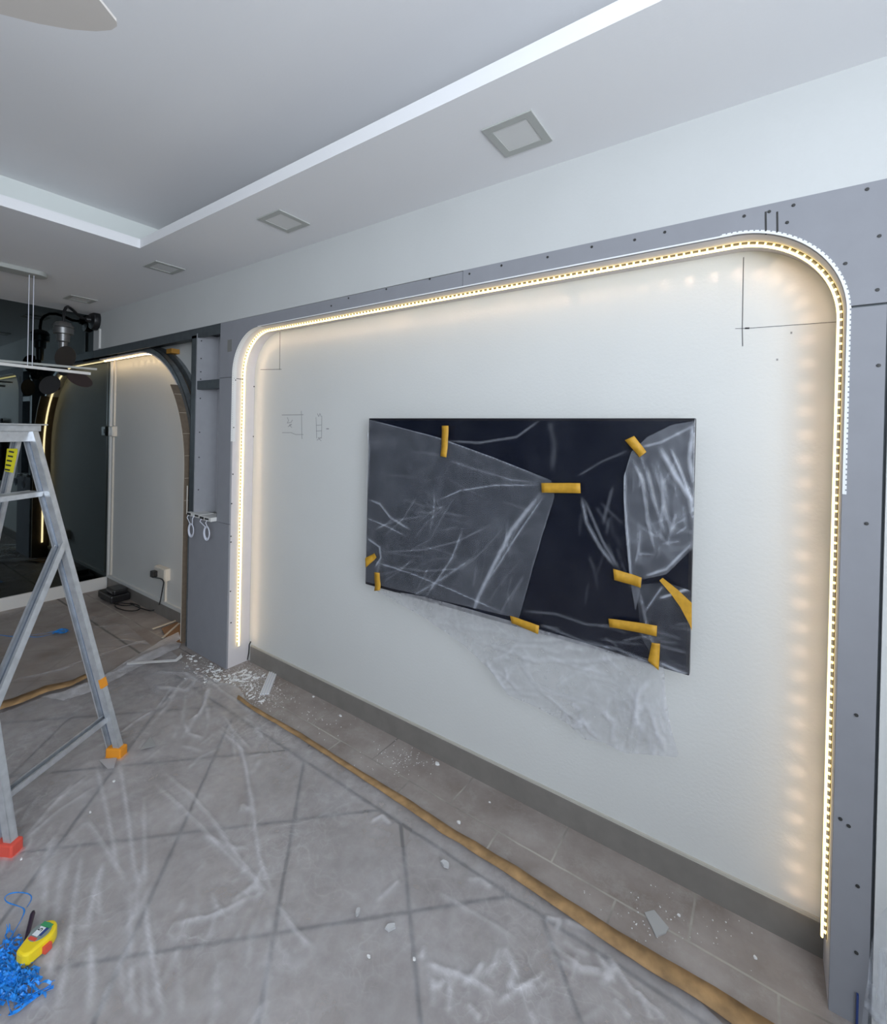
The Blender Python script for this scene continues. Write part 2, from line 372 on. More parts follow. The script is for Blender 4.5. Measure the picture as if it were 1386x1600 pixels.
# skirting
struct(MB().box((-2.70, YW-0.010, 0), (0.17, YW, 0.098)).build('baseboard_back', MT['tileskirt']), 'grey tile skirting below the television wall', 'skirting')
struct(MB().box((-2.70, YW-0.007, 0.098), (0.17, YW, 0.107)).build('trim_1', MT['grout']), 'rough filler line on top of the grey skirting', 'trim')
struct(MB().box((XM, YW-0.012, 0), (-3.31, YW, 0.098)).build('baseboard_alcove', MT['tileskirt']), 'grey tile skirting in the arched alcove', 'skirting')
struct(MB().box((XM, YW-0.016, 0.098), (-3.31, YW, 0.125)).build('trim_2', MT['wall']), 'white bead above the alcove skirting', 'trim')
struct(MB().box((XM-0.006, -3.1, 0), (XM+0.008, YW-0.02, 0.105)).build('baseboard_left', MT['whiteplastic']), 'pale plinth under the smoked mirror', 'skirting')

# smoked mirror
mr_ = thing('wall_mirror', (XM, 0, 0.105), 'tall dark smoked mirror covering the far left wall', 'mirror')
MB().box((XM-0.005, -3.1, 0.107), (XM, YW-0.02, ZC-0.002)).build('glass', MT['mirror'], mr_)
MB().box((XM, YW-0.020, 0.105), (XM+0.020, YW, ZB-0.05)).build('edge_trim', MT['whiteplastic'], mr_)

# ------------------------------------------------------------------ paths around the recess and the arch
def arc(cx, cz, r, a0, a1, n):
    return [((cx+r*math.cos(R(a0+(a1-a0)*i/n)), 0, cz+r*math.sin(R(a0+(a1-a0)*i/n))), (-math.cos(R(a0+(a1-a0)*i/n)), 0, -math.sin(R(a0+(a1-a0)*i/n)))) for i in range(n+1)]
XL, XRt, ZTOP, RR = -2.728, 0.166, 2.103, 0.262
def seg(p, q, nrm, n):
    return [(tuple(Vector(p).lerp(Vector(q), i/n)), nrm) for i in range(n+1)]
rec = seg((XL, 0, 0.0), (XL, 0, ZTOP-RR), (1, 0, 0), 30) + arc(XL+RR, ZTOP-RR, RR, 180, 90, 20)[1:] + seg((XL+RR, 0, ZTOP), (XRt-RR, 0, ZTOP), (0, 0, -1), 40)[1:] \
    + arc(XRt-RR, ZTOP-RR, RR, 90, 0, 24)[1:] + seg((XRt, 0, ZTOP-RR), (XRt, 0, 0.0), (-1, 0, 0), 30)[1:]
AX, AZ, AR = -4.19, 1.21, 0.885
arch_arc = arc(AX, AZ, AR, 90, 0, 30)
arch = seg((XM+0.002, 0, AZ+AR), (AX, 0, AZ+AR), (0, 0, -1), 6) + arch_arc[1:] + seg((AX+AR, 0, AZ), (AX+AR, 0, 0.0), (-1, 0, 0), 14)[1:]

def resample(path, step, s0=0.0, s1=None):
    P = [Vector(p) for p, n in path]; N = [Vector(n) for p, n in path]; L = [0]
    for i in range(1, len(P)): L.append(L[-1]+(P[i]-P[i-1]).length)
    s1 = L[-1] if s1 is None else s1; out = []; s = s0; i = 0
    while s <= s1:
        while i < len(L)-2 and L[i+1] < s: i += 1
        t = (s-L[i])/max(L[i+1]-L[i], 1e-9); out.append((P[i].lerp(P[i+1], t), N[i].lerp(N[i+1], t).normalized())); s += step
    return out
def plen(path):
    return sum((Vector(path[i+1][0])-Vector(path[i][0])).length for i in range(len(path)-1))

# ------------------------------------------------------------------ plasterboard frame around the television wall
fr = thing('plasterboard_frame', ((XL+XRt)/2, YF, 0), 'grey plasterboard surround with rounded corners framing the television wall', 'wall frame')
def plate(name, pts, m=None, y=YF, t=0.011, label=None):
    o = MB().prism([(x, y, z) for x, z in pts], (0, t, 0)).build(name, m or MT['board'], fr)
    if label: o['label'] = label
    return o
la = [(p[0], p[2]) for p, n in arc(XL+RR, ZTOP-RR, RR, 90, 180, 20)]
ra = [(p[0], p[2]) for p, n in arc(XRt-RR, ZTOP-RR, RR, 0, 90, 24)]
ZS = ony((1350, 477), YF).z
plate('board', [(-2.872, 1.822), (-2.872, ZB-0.001), (-1.04, ZB-0.003), (-1.04, ZTOP)] + la + [(XL, 1.822)])
plate('board', [(-1.037, ZTOP), (-1.037, ZB), (0.80, ZB), (0.80, ZS+0.002), (XRt, ZS+0.002)] + ra, y=YF-0.001)
plate('board', [(XL, 0.905), (XL, 1.819), (-2.872, 1.819), (-2.872, 0.905)])
plate('board', [(XRt, 0.0), (0.243, 0.0), (0.243, ZS-0.004), (XRt, ZS-0.004)])
plate('board', [(0.250, 0.0), (0.80, 0.0), (0.80, ZS-0.004), (0.250, ZS-0.004)], m=MT['wall'], label='painted white board at the right edge')
plate('board', [(-3.215, 0.0), (XL, 0.0), (XL, 0.902), (-3.215, 0.902)], label='low grey board below the open niche')
# dark plates stand in for the shade of the hollow behind the seams
MB().box((-2.86, YF+0.012, ZTOP+0.012), (0.79, YF+0.02, ZB-0.004)).build('backing', MT['darksteel'], fr)
MB().box((XRt+0.012, YF+0.012, 0), (0.79, YF+0.02, ZTOP)).build('backing', MT['darksteel'], fr)
MB().box((XL-0.13, YF+0.012, 0.0), (XL-0.012, YF+0.02, ZTOP)).build('backing', MT['darksteel'], fr)
MB().box((-3.20, YF+0.012, 0.0), (XL-0.012, YF+0.02, 0.895)).build('backing', MT['darksteel'], fr)
# slits beside the right corner
for px in (1196.5, 1214.5):
    a = ony((px, 331), YF); q = ony((px+0.5, 367), YF)
    MB().bar((a.x, YF-0.0015, a.z), (q.x, YF-0.0015, q.z), 0.0045, 0.001, up=(0, 1, 0)).build('cut_line', MT['screw'], fr)
# reveal board: pale, 155 mm deep
rv = MB().sweep(rec, [(0.0, YF+0.0112), (-0.011, YF+0.0112), (-0.011, YW-0.001), (0.0, YW-0.001)]).build('reveal', MT['reveal'], fr)
tag(rv, 'pale pinkish inner side of the surround')
MB().box((XL-0.001, YF+0.002, 1.812), (XL+0.0012, YF+0.075, 1.8155)).build('reveal_joint', MT['screw'], fr)
# cut line on the grey filler patch beside the upper left corner
MB().box((-2.785, YF-0.0015, 1.98), (-2.738, YF-0.0003, 2.055)).build('patch', mat('dull patch', (0.20, 0.20, 0.19), 0.9), fr)
# perforated beads
def bead(path, place, name):
    mb = MB()
    n = len(path)
    return mb
lb = resample(rec, 0.0055, 1.42, ZTOP-RR + 0.262*math.pi/2 + 0.03)
def perforated(path, cols, mode, m):
    mb = MB(); k = len(cols)
    for P, N in path:
        for c_ in cols:
            if mode == 'reveal': q = P + N*0.0016; mb.v.append((q.x, YF-0.001+c_, q.z))
            else: q = P - N*c_; mb.v.append((q.x, YF-0.0022, q.z))
    for i in range(len(path)-1):
        for j in range(k-1):
            hole = (j % 2 == 1) and (i % 2 == ((j//2) % 2)) and mode == 'reveal'
            if mode == 'front' and j == k-2: hole = (i % 3 == 0)
            if not hole: mb.f.append((i*k+j, i*k+j+1, (i+1)*k+j+1, (i+1)*k+j))
    o = mb.build(m, MT['bead'], fr, fix=False)
    so = o.modifiers.new('thick', 'SOLIDIFY'); so.thickness = 0.0008; so.offset = 0
    return o
tag(perforated(lb, [0, 0.005, 0.009, 0.013, 0.017, 0.021, 0.025, 0.028], 'reveal', 'corner_bead'), 'white perforated bead on the left corner')
L0 = (ZTOP-RR) + RR*math.pi/2 + (XRt-RR-(XL+RR))
rb = resample(rec, 0.0045, L0-0.03, L0+RR*math.pi/2+0.48)
tag(perforated(rb, [0, 0.0055, 0.0085], 'front', 'corner_bead'), 'white serrated bead on the right corner')
tb = resample(rec, 0.03, ZTOP-RR + RR*math.pi/2, L0)
mb = MB()
for P, N in tb: mb.v += [(P.x, YF-0.002, P.z-0.001), (P.x, YF-0.002, P.z+0.004)]
for i in range(len(tb)-1): mb.f.append((2*i, 2*i+1, 2*i+3, 2*i+2))
o = mb.build('edge_bead', MT['bead'], fr, fix=False); so = o.modifiers.new('thick', 'SOLIDIFY'); so.thickness = 0.001
# drywall screws: front ones by their places, reveal ones along the edges
scr = MB().lathe([(0.0001, -0.0012), (0.0042, -0.001), (0.0045, 0.0005)], (0, 0, 0), (0, 1, 0), 10)
sp_ = None
def screw(P, kind='front'):
    global sp_
    if sp_ is None:
        sp_ = scr.build('screw', MT['screw']); o = sp_
    else:
        o = sp_.copy(); COL.objects.link(o)
    o.parent = fr; o.location = Vector(P)-fr.location
    if kind != 'front': o.rotation_euler = (0, 0, R(90))
front_px = [(1163,338),(1240,321),(1202,331),(1230,348),(1355,296),(1374,369),(1321,412),(1371,453),(1373,571),(1039,363),(992,375),(925,386),(856,402),(784,415),(734,428),(672,436),(604,452),(545,466),(518,478),
            (1354,818),(1338,1117),(1313,1279),(1326,1290),(1340,1384),(1338,1488)]
for p in front_px: q = ony(p, YF); screw((q.x, YF-0.002, q.z))
rev_px = [(377,534),(372,552),(370,573),(368,594),(365,668),(364,741),(362,787),(361,838),(361,847),(360,924),(361,973),(394,559),(400,570),(397,604),(398,643),(396,682),(396,753),(396,890),(396,1032)]
for p in rev_px:
    d = ray(p); t = (XL+0.001)/d.x; q = CAMP+d*t
    if YF < q.y < YW and 0 < q.z < 1.84: screw((XL+0.001, q.y, q.z), 'rev')
for px in (1184, 1230, 1255, 1120, 1060, 980, 900, 1298):
    pass
# black gap at the foot of the reveal
MB().tube([(XL+0.002, YW-0.012, 0.005), (XL+0.003, YW-0.004, 0.05), (XL+0.004, YW-0.002, 0.10), (XL+0.02, YW-0.001, 0.125)], 0.004, 6).build('gap', MT['screw'], fr)

# ------------------------------------------------------------------ steel framing, niche and arch
st = thing('steel_stud_frame', (-3.2, YF, 0), 'bare galvanised steel framing beside and above the arched alcove', 'metal frame')
MB().box((XM+0.002, YF, AZ+AR+0.012), (-2.874, YF+0.012, ZB-0.001)).build('head_channel', MT['darksteel'], st)
MB().box((XM+0.002, YF+0.10, ZB-0.03), (-2.874, YF+0.15, ZB-0.001)).build('head_channel', MT['darksteel'], st)
MB().box((-3.232, YF, 0.902), (-3.166, YF+0.004, 2.125)).build('stud', MT['darksteel'], st)
MB().box((-3.232, YF, 0.0), (-3.228, YF+0.05, 2.125)).build('stud_web', MT['steel'], st)
MB().box((-2.874, YF+0.001, 0.905), (-2.868, YF+0.05, 2.15)).build('stud', MT['steel'], st)
MB().box((-3.160, YF+0.002, 1.758), (-2.874, YF+0.045, 1.816)).build('noggin', MT['darksteel'], st, bevel=0.002)
# niche boards
nb = thing('niche_lining', (-3.0, YF, 0.902), 'pale plasterboard lining inside the narrow open niche', 'board lining')
MB().box((-3.166, YF-0.001, 0.915), (-3.154, YW-0.002, 2.135)).build('side_board', MT['niche'], nb)
MB().box((-3.154, YW-0.013, 0.915), (-2.60-0.14, YW-0.002, 2.14)).build('back_board', MT['niche'], nb)
MB().box((-3.22, YF+0.021, 0.888), (XL-0.02, YW-0.002, 0.904)).build('ledge', MT['reveal'], nb)
for z in (2.09, 1.97, 1.88, 1.83, 1.70, 1.47, 1.30, 1.08):
    o = sp_.copy(); COL.objects.link(o); o.parent = nb; o.rotation_euler = (0, 0, R(90)); o.location = Vector((-3.153, YF+0.025, z))-nb.location

# arch: curved reveal board, brown outside, pale inside
ar = thing('arch_reveal', (AX, YF, 0), 'curved half arch lining of the left alcove with brown outer face', 'arch')
iU = 6+30-int(30*43/90)
k = next(i for i, (p, n) in enumerate(arch) if Vector(p).z < 1.82 and i > 6)
MB().sweep(arch[:k+1], [(0.0, 1.648), (-0.009, 1.648), (-0.009, YW-0.001), (0.0, YW-0.001)]).build('inner_board', MT['reveal'], ar)
MB().sweep(arch[k:], [(0.0, YF), (-0.006, YF), (-0.006, YW-0.001), (0.0, YW-0.001)]).build('inner_board', MT['brown'], ar)
MB().sweep(arch[:k+1], [(-0.009, 1.652), (-0.012, 1.652), (-0.012, YW-0.001), (-0.009, YW-0.001)]).build('outer_skin', MT['brown'], ar)
MB().sweep(arch[k:], [(-0.006, YF+0.002), (-0.010, YF+0.002), (-0.010, YW-0.001), (-0.006, YW-0.001)]).build('outer_skin', MT['brown'], ar)
MB().sweep(arch[k:], [(0.001, YF-0.001), (-0.0055, YF-0.001), (-0.0055, YF+0.003), (0.001, YF+0.003)]).build('front_edge', MT['cream'], ar)
# kerf lines across the brown skin
for P, N in resample(arch[k:], 0.155, 0.09, 0.95):
    T = Vector((-N.z, 0, N.x)); q = P - N*0.0108
    MB().bar((q.x, YF+0.002, q.z), (q.x, YW-0.002, q.z), 0.002, 0.002).build('kerf', MT['wood'], ar)
# curved steel tracks hugging the arch
MB().sweep(arch[3:6+31+6], [(-0.013, 1.648), (-0.014, 1.70), (-0.016, 1.70), (-0.016, 1.652), (-0.050, 1.652), (-0.050, 1.648)]).build('curved_track', MT['steel'], st)
MB().sweep(arch[3:6+31+6], [(-0.046, 1.648), (-0.050, 1.648), (-0.050, 1.690), (-0.046, 1.690)]).build('curved_track', MT['steel'], st)
MB().sweep(arch[3:6+31+6], [(-0.013, YW-0.03), (-0.060, YW-0.03), (-0.060, YW-0.002), (-0.013, YW-0.002)]).build('curved_track', MT['steel'], st)
q = ony((267, 549), 1.70)
MB().box((q.x-0.05, 1.69, q.z-0.015), (q.x+0.03, 1.75, q.z+0.02)).build('orange_clip', mat('orange tape', (0.42, 0.20, 0.03), 0.6), st)
MB().box((-3.262, YF+0.001, 0.905), (-3.256, YF+0.006, 1.10)).build('cream_strip', MT['cream'], st)

# ------------------------------------------------------------------ led strips
def led(path, name, label, yc, step, off=0.010, m=None, rad=0.0032):
    t = thing(name, (Vector(path[0][0]).x, yc, 0), label, 'led strip light')
    MB().sweep(path, [(0.0005, yc-0.006), (0.0005, yc+0.006), (0.002, yc+0.006), (0.002, yc-0.006)]).build('backing_tape', MT['ledstrip'], t)
    sec = [(off+rad*math.cos(a), yc+rad*2.1*math.sin(a)) for a in [i*math.pi/4 for i in range(8)]]
    MB().sweep(path, sec).build('light_tube', m or MT['led'], t)
    pts = resample(path, step, 0.03)
    return t, pts
t, pts = led(rec[2:-2], 'led_strip', 'glowing warm led strip running round the television recess', 1.676, 0.022)
def cost(P): return (Vector((P.x, 1.676, P.z))-CAMP).length
order = sorted(pts, key=lambda a: cost(a[0]))
near, far = order[:100], order[100:]
for P, N in near:
    q = P+N*0.002; e = P+N*0.011
    MB().bar((q.x, 1.667, q.z), (e.x, 1.669, e.z), 0.005, 0.006, up=(0, 1, 0)).build('led_chip', MT['ledchip'], t, fix=False)
mb = MB()
for P, N in far:
    q = P+N*0.002; e = P+N*0.011
    mb.bar((q.x, 1.667, q.z), (e.x, 1.669, e.z), 0.005, 0.006, up=(0, 1, 0))
tag(mb.build('led_chips', MT['ledchip'], t, fix=False), kind='stuff')
# the strip's own light thrown on the wall in separate patches
for i, (P, N) in enumerate(resample(rec[2:-2], 0.072, 0.05)):
  for en_, ss_ in ((0.12, 32), (0.075, 125)):
    l = bpy.data.lights.new('led_spot', 'SPOT'); l.energy = en_; l.color = (1.0, 0.68, 0.46); l.spot_size = R(ss_); l.spot_blend = 1.0; l.shadow_soft_size = 0.004
    o = bpy.data.objects.new('led_spot', l); COL.objects.link(o); o.parent = t
    loc = Vector((P.x, 1.690, P.z)) + N*0.014
    o.location = loc - t.location
    d = Vector((0, 1, 0))*0.70 + N*0.62
    o.rotation_euler = d.to_track_quat('-Z', 'Y').to_euler()
ap = arch[:-2]
t2, pts2 = led([(tuple(Vector(p)), n) for p, n in ap], 'led_strip', 'thin glowing led strip under the arch of the left alcove', 1.69, 0.05, off=0.006, m=MT['ledarch'], rad=0.004)
for P, N in resample(ap, 0.11, 0.05):
    l = bpy.data.lights.new('led_spot', 'SPOT'); l.energy = 0.12; l.color = (1.0, 0.72, 0.42); l.spot_size = R(75); l.spot_blend = 1.0; l.shadow_soft_size = 0.004
    o = bpy.data.objects.new('led_spot', l); COL.objects.link(o); o.parent = t2
    o.location = Vector((P.x, 1.70, P.z)) + N*0.012 - t2.location
    o.rotation_euler = (Vector((0, 1, 0))*0.6 + N*0.8).to_track_quat('-Z', 'Y').to_euler()

# ------------------------------------------------------------------ pencil marks on the wall
pm = thing('pencil_marks', (-1.2, YW, 1.2), 'thin pencil setting-out lines and sketches drawn on the white wall', 'pencil marks')
def pline(pts, w=0.0016, mtl=None, name='line'):
    mb = MB()
    P = [ony(p, YW) for p in pts]
    for a, b_ in zip(P, P[1:]): mb.bar((a.x, YW-0.0006, a.z), (b_.x, YW-0.0006, b_.z), w, 0.0008, up=(0, 1, 0))
    return mb.build(name, MT['pencil'], pm, fix=False)
pline([(1162, 402), (1160, 513), (1160.5, 541)], 0.0020); pline([(1149, 513.5), (1168, 513), (1308, 503)], 0.0014)
pline([(1164, 513), (1171, 512.8)], 0.005)
pline([(438, 497), (437, 578)], 0.0028); pline([(407, 577.5), (440, 577)], 0.0028)
pencil = mat('faint pencil', (0.30, 0.30, 0.31), 0.8); MT['pencil'] = pencil
pline([(440.5, 648.5), (474, 648)], 0.0036, name='box_sketch'); pline([(471, 642), (472, 686)], 0.0032, name='box_sketch'); pline([(441, 676), (455, 676), (462, 679), (474, 679)], 0.003, name='box_sketch')
pline([(449, 652), (451, 657), (449, 661), (455, 660), (457, 656)], 0.003, name='scribble'); pline([(450, 667), (456, 663), (452, 664), (456, 668)], 0.003, name='scribble')
pline([(494, 652), (495, 685)], 0.0028, name='box_sketch'); pline([(503, 650), (502.5, 685)], 0.0028, name='box_sketch'); pline([(494, 664.5), (503, 664)], 0.0028, name='box_sketch'); pline([(494, 673.5), (503, 673)], 0.0028, name='box_sketch')
pline([(496, 646), (498, 651), (500, 646), (502, 651)], 0.0026, name='scribble'); pline([(495, 688), (502, 684), (497, 684), (502, 689)], 0.0026, name='scribble')
pline([(510, 670), (514, 670)], 0.006, name='scribble')
for p in ((1235, 520), (1213, 562)):
    pline([p, (p[0]+3, p[1])], 0.006, name='nail_hole')

# ------------------------------------------------------------------ television
YT = 1.668
c0 = ony((577, 652.5), YT); c1_ = ony((1087, 655), YT); c2_ = ony((1077, 1057), YT); c3_ = ony((570, 912), YT)
tx0 = (c0.x+c3_.x)/2; tx1 = (c1_.x+c2_.x)/2; tz1 = (c0.z+c1_.z)/2; tz0 = (c2_.z+c3_.z)/2
tv = thing('television', ((tx0+tx1)/2, YW, tz0), 'large black flat television on the white wall under plastic film', 'television')
MB().box((tx0, YT, tz0), (tx1, YT+0.022, tz1)).build('casing', MT['tvframe'], tv, bevel=0.003)
MB().box((tx0+0.010, YT-0.0012, tz0+0.014), (tx1-0.010, YT+0.002, tz1-0.010)).build('screen', MT['screen'], tv)
MB().box((tx0+0.25, YT+0.02, tz0+0.06), (tx1-0.25, YT+0.055, tz1-0.22)).build('rear_housing', MT['tvframe'], tv, bevel=0.01)
MB().box((tx0+0.5, YT+0.05, tz0+0.2), (tx1-0.5, YW-0.003, tz1-0.25)).build('wall_bracket', MT['blackm'], tv)

# ------------------------------------------------------------------ films
def fbm(x, y, z, o=4):
    v = 0; a = 1; f = 1
    for _ in range(o): v += a*noise.noise((x*f, y*f, z*f)); a *= .5; f *= 2.03
    return v
def inside(x, y, poly):
    c = False; j = len(poly)-1
    for i in range(len(poly)):
        xi, yi = poly[i]; xj, yj = poly[j]
        if (yi > y) != (yj > y) and x < (xj-xi)*(y-yi)/(yj-yi)+xi: c = not c
        j = i
    return c
def film(poly, res, ridges, origin, ex, ey, en, name, mtl, parent=None, base=0.2, rw=0.9, amp=0.004, nscale=6, namp=0.004, mnoise=0.1, clamp=0.9, lift=0.0, bend=None, mscale=7, crump=0.0, cscale=9):
    """flat sheet in the plane origin + u*ex + v*ey, cut to poly (u, v); ridges: (points, half width, height, milk)"""
    P = np.array(poly); u0, v0 = P.min(0)-res; u1, v1 = P.max(0)+res
    nu = int((u1-u0)/res)+2; nv = int((v1-v0)/res)+2
    uu, vv = np.meshgrid(u0+np.arange(nu)*res, v0+np.arange(nv)*res)
    def inpoly(x, y):
        c = np.zeros(x.shape, bool); j = len(P)-1
        for i in range(len(P)):
            xi, yi = P[i]; xj, yj = P[j]
            if yi != yj:
                k_ = ((yi > y) != (yj > y)) & (x < (xj-xi)*(y-yi)/(yj-yi)+xi); c ^= k_
            j = i
        return c
    # snap rim vertices to the outline
    best = np.full(uu.shape, 1e9); bx = uu.copy(); by = vv.copy()
    for i in range(len(P)):
        a = P[i]; b_ = P[(i+1) % len(P)]; d = b_-a; L2 = max((d**2).sum(), 1e-12)
        t_ = np.clip(((uu-a[0])*d[0]+(vv-a[1])*d[1])/L2, 0, 1); px = a[0]+t_*d[0]; py = a[1]+t_*d[1]
        dd = np.hypot(uu-px, vv-py); k_ = dd < best; best[k_] = dd[k_]; bx[k_] = px[k_]; by[k_] = py[k_]
    cu = (uu[:-1, :-1]+uu[1:, 1:])/2; cv = (vv[:-1, :-1]+vv[1:, 1:])/2
    keep = inpoly(cu, cv)
    snap = (best < res*0.72); uu = np.where(snap, bx, uu); vv = np.where(snap, by, vv)
    h = np.zeros(uu.shape); mk = np.full(uu.shape, float(base))
    for pts_, hw, hh, mm in ridges:
        if res > 0.0055: hw = max(hw, 0.0085)
        dmin = np.full(uu.shape, 1e9); tt = np.zeros(uu.shape)
        tot = sum(math.dist(pts_[i], pts_[i+1]) for i in range(len(pts_)-1)); acc = 0
        for i in range(len(pts_)-1):
            a = np.array(pts_[i]); d = np.array(pts_[i+1])-a; L = np.hypot(*d); L2 = max(L*L, 1e-12)
            t_ = np.clip(((uu-a[0])*d[0]+(vv-a[1])*d[1])/L2, 0, 1); dd = np.hypot(uu-a[0]-t_*d[0], vv-a[1]-t_*d[1])
            k_ = dd < dmin; dmin[k_] = dd[k_]; tt[k_] = ((acc+t_*L)/tot)[k_]; acc += L
        env = np.clip(np.minimum(tt, 1-tt)*7, 0.0, 1)
        g = np.exp(-(dmin/hw)**2)*env
        h += g*hh*0.6; mk += np.exp(-(dmin/(hw*0.8))**2)*env*mm*1.2
    for i in range(nv):
        for j in range(nu):
            x = uu[i, j]; y = vv[i, j]
            n1 = fbm(x*nscale, y*nscale, 3.1, 3)
            h[i, j] += namp*n1
            if crump:
                r1 = 1-abs(noise.noise((x*cscale, y*cscale*0.8, 1.7)))*2.6
                r2 = 1-abs(noise.noise((x*cscale*2.1+5, y*cscale*1.9, 9.7)))*2.6
                cr_ = max(r1, 0)**3 + 0.5*max(r2, 0)**3
                patch = min(1.0, max(0.0, 0.35+1.5*noise.noise((x*2.3, y*2.3, 6.0))))
                h[i, j] += crump*cr_*0.0025*patch; mk[i, j] += crump*cr_*0.16*patch
            mk[i, j] += mnoise*fbm(x*mscale, y*mscale, 8.2, 3)
    mk = np.clip(mk, 0.003, clamp)
    o3 = np.array(origin); ex = np.array(ex, float); ey = np.array(ey, float); en = np.array(en, float)
    vs = o3 + uu[..., None]*ex + vv[..., None]*ey + (h+lift)[..., None]*en
    if bend is not None: vs = vs + bend(uu, vv)[..., None]*en
    idx = np.arange(nu*nv).reshape(nv, nu)
    q = np.stack([idx[:-1, :-1], idx[:-1, 1:], idx[1:, 1:], idx[1:, :-1]], -1)[keep]
    used = np.unique(q); mp = np.full(nu*nv, -1); mp[used] = np.arange(len(used)); q = mp[q]
    vs = vs.reshape(-1, 3)[used]; mkv = mk.reshape(-1)[used]
    me = bpy.data.meshes.new(name); me.from_pydata(vs.tolist(), [], q.tolist())
    at = me.attributes.new('milk', 'FLOAT', 'POINT'); at.data.foreach_set('value', mkv.astype(np.float32))
    me.materials.append(mtl)
    for p in me.polygons: p.use_smooth = True
    o = bpy.data.objects.new(name, me); COL.objects.link(o)
    if parent is not None: o.parent = parent; me.transform(Matrix.Translation(-parent_world(parent)))
    return o

def streaks(seed, n, x0, y0, x1, y1, ang, spread, l0, l1, mk, w=0.006):
    # soft random creases (pixel frame of the zoomed television crop)
    rnd = random.Random(seed); out = []
    for _ in range(n):
        x = rnd.uniform(x0, x1); y = rnd.uniform(y0, y1); a = R(rnd.gauss(ang, spread)); L = rnd.uniform(l0, l1); b_ = a+rnd.gauss(0, .18)
        p1 = (x+math.cos(a)*L/2, y+math.sin(a)*L/2); out.append(([(x, y), p1, (p1[0]+math.cos(b_)*L/2, p1[1]+math.sin(b_)*L/2)], w*rnd.uniform(.6, 1.8), 0.003, mk*rnd.uniform(.4, 1.3)))
    return out
# film over the television (u = x, v = z on the plane in front of the screen)
YS = YT-0.008
def tvp(pts, y=YS): return [(ony(p, y).x, ony(p, y).z) for p in pts]
Z0 = (0, YS, 0)
cov = thing('plastic_dust_cover', ((tx0+tx1)/2, YS, tz0), 'crumpled clear plastic sheet taped over the television and hanging below it', 'plastic sheet')
def zz(pts): return [(540+x/2.39, 620+y/2.39) for x, y in pts]
def rg(pts, w, h, mlk): return (tvp(zz(pts)), max(w*0.62, 0.0042), h*0.8, mlk*0.95)
fa = dict(origin=Z0, ex=(1, 0, 0), ey=(0, 0, 1), en=(0, -1, 0))
# thin tight film over the whole front
film(tvp([(576, 656), (700, 655), (850, 652), (1087, 656), (1084, 860), (1077, 1056), (900, 1005), (700, 950), (570, 914), (572, 780)]), 0.005,
     [rg([(880, 370), (900, 470), (950, 560), (1010, 640)], 0.010, 0.006, 0.30), rg([(890, 380), (960, 540), (1020, 640)], 0.006, 0.004, 0.22),
      rg([(960, 480), (975, 420), (1000, 330)], 0.010, 0.004, 0.10), rg([(660, 800), (780, 810), (900, 850), (1080, 860)], 0.008, 0.004, 0.14),
      rg([(380, 165), (500, 172), (640, 150), (730, 85)], 0.005, 0.005, 0.22), rg([(1200, 560), (1300, 560)], 0.01, 0.004, 0.1),
      rg([(620, 840), (800, 900), (950, 950), (1150, 990), (1280, 1035)], 0.010, 0.004, 0.16), rg([(730, 850), (900, 920), (1010, 940), (1180, 1010)], 0.008, 0.004, 0.18),
      rg([(860, 300), (960, 240), (1060, 200)], 0.005, 0.003, 0.10), rg([(1090, 880), (1180, 930), (1290, 960)], 0.006, 0.004, 0.18), rg([(760, 90), (780, 180), (770, 280)], 0.02, 0.004, 0.05)]
     + [rg(*q_) for q_ in streaks(9, 16, 720, 840, 1250, 1000, 12, 10, 60, 260, 0.09)+streaks(10, 12, 880, 380, 1050, 760, 80, 20, 50, 160, 0.06)],
     name='film_layer', mtl=MT['film'], parent=cov, base=0.006, namp=0.003, mnoise=0.01, **fa)
# milky double layer on the left
fb = dict(fa); fb['origin'] = (0, YS-0.004, 0)
film(tvp(zz([(88, 84), (350, 152), (560, 228), (770, 312), (782, 372), (742, 500), (700, 640), (650, 826), (560, 806), (300, 745), (75, 690), (74, 400)])), 0.0045,
     [rg([(740, 350), (620, 500), (550, 640), (500, 740), (470, 830)], 0.018, 0.010, 0.34), rg([(750, 360), (640, 520), (540, 680)], 0.006, 0.006, 0.24),
      rg([(730, 330), (560, 330), (430, 350), (340, 390)], 0.006, 0.004, 0.22), rg([(380, 235), (500, 275), (620, 310), (720, 322)], 0.006, 0.003, 0.14),
      rg([(440, 490), (400, 600), (300, 750)], 0.010, 0.006, 0.20), rg([(480, 600), (360, 680), (240, 750)], 0.012, 0.006, 0.18),
      rg([(100, 610), (250, 660), (400, 720), (600, 810)], 0.006, 0.004, 0.24), rg([(110, 625), (300, 650), (450, 640)], 0.006, 0.003, 0.14), rg([(130, 580), (300, 570), (420, 540), (560, 470)], 0.006, 0.003, 0.14),
      rg([(80, 380), (130, 400), (170, 450), (250, 500)], 0.010, 0.006, 0.30), rg([(76, 450), (150, 480), (230, 520)], 0.007, 0.005, 0.26), rg([(80, 525), (130, 560), (135, 600), (110, 640)], 0.010, 0.007, 0.34),
      rg([(80, 90), (92, 200), (84, 350)], 0.008, 0.004, 0.22), rg([(90, 86), (240, 122), (350, 154), (560, 230), (770, 314)], 0.004, 0.003, 0.30), rg([(782, 372), (742, 500), (700, 640), (655, 822)], 0.003, 0.002, 0.14)]
     + [rg(*q_) for q_ in streaks(1, 20, 100, 420, 420, 740, -35, 25, 60, 220, 0.10)+streaks(2, 10, 120, 200, 600, 400, 10, 20, 80, 200, 0.05)+streaks(3, 10, 480, 400, 680, 700, 110, 12, 80, 240, 0.08)],
     name='film_layer', mtl=MT['film'], parent=cov, base=0.105, namp=0.004, mnoise=0.02, crump=0.15, **fb)
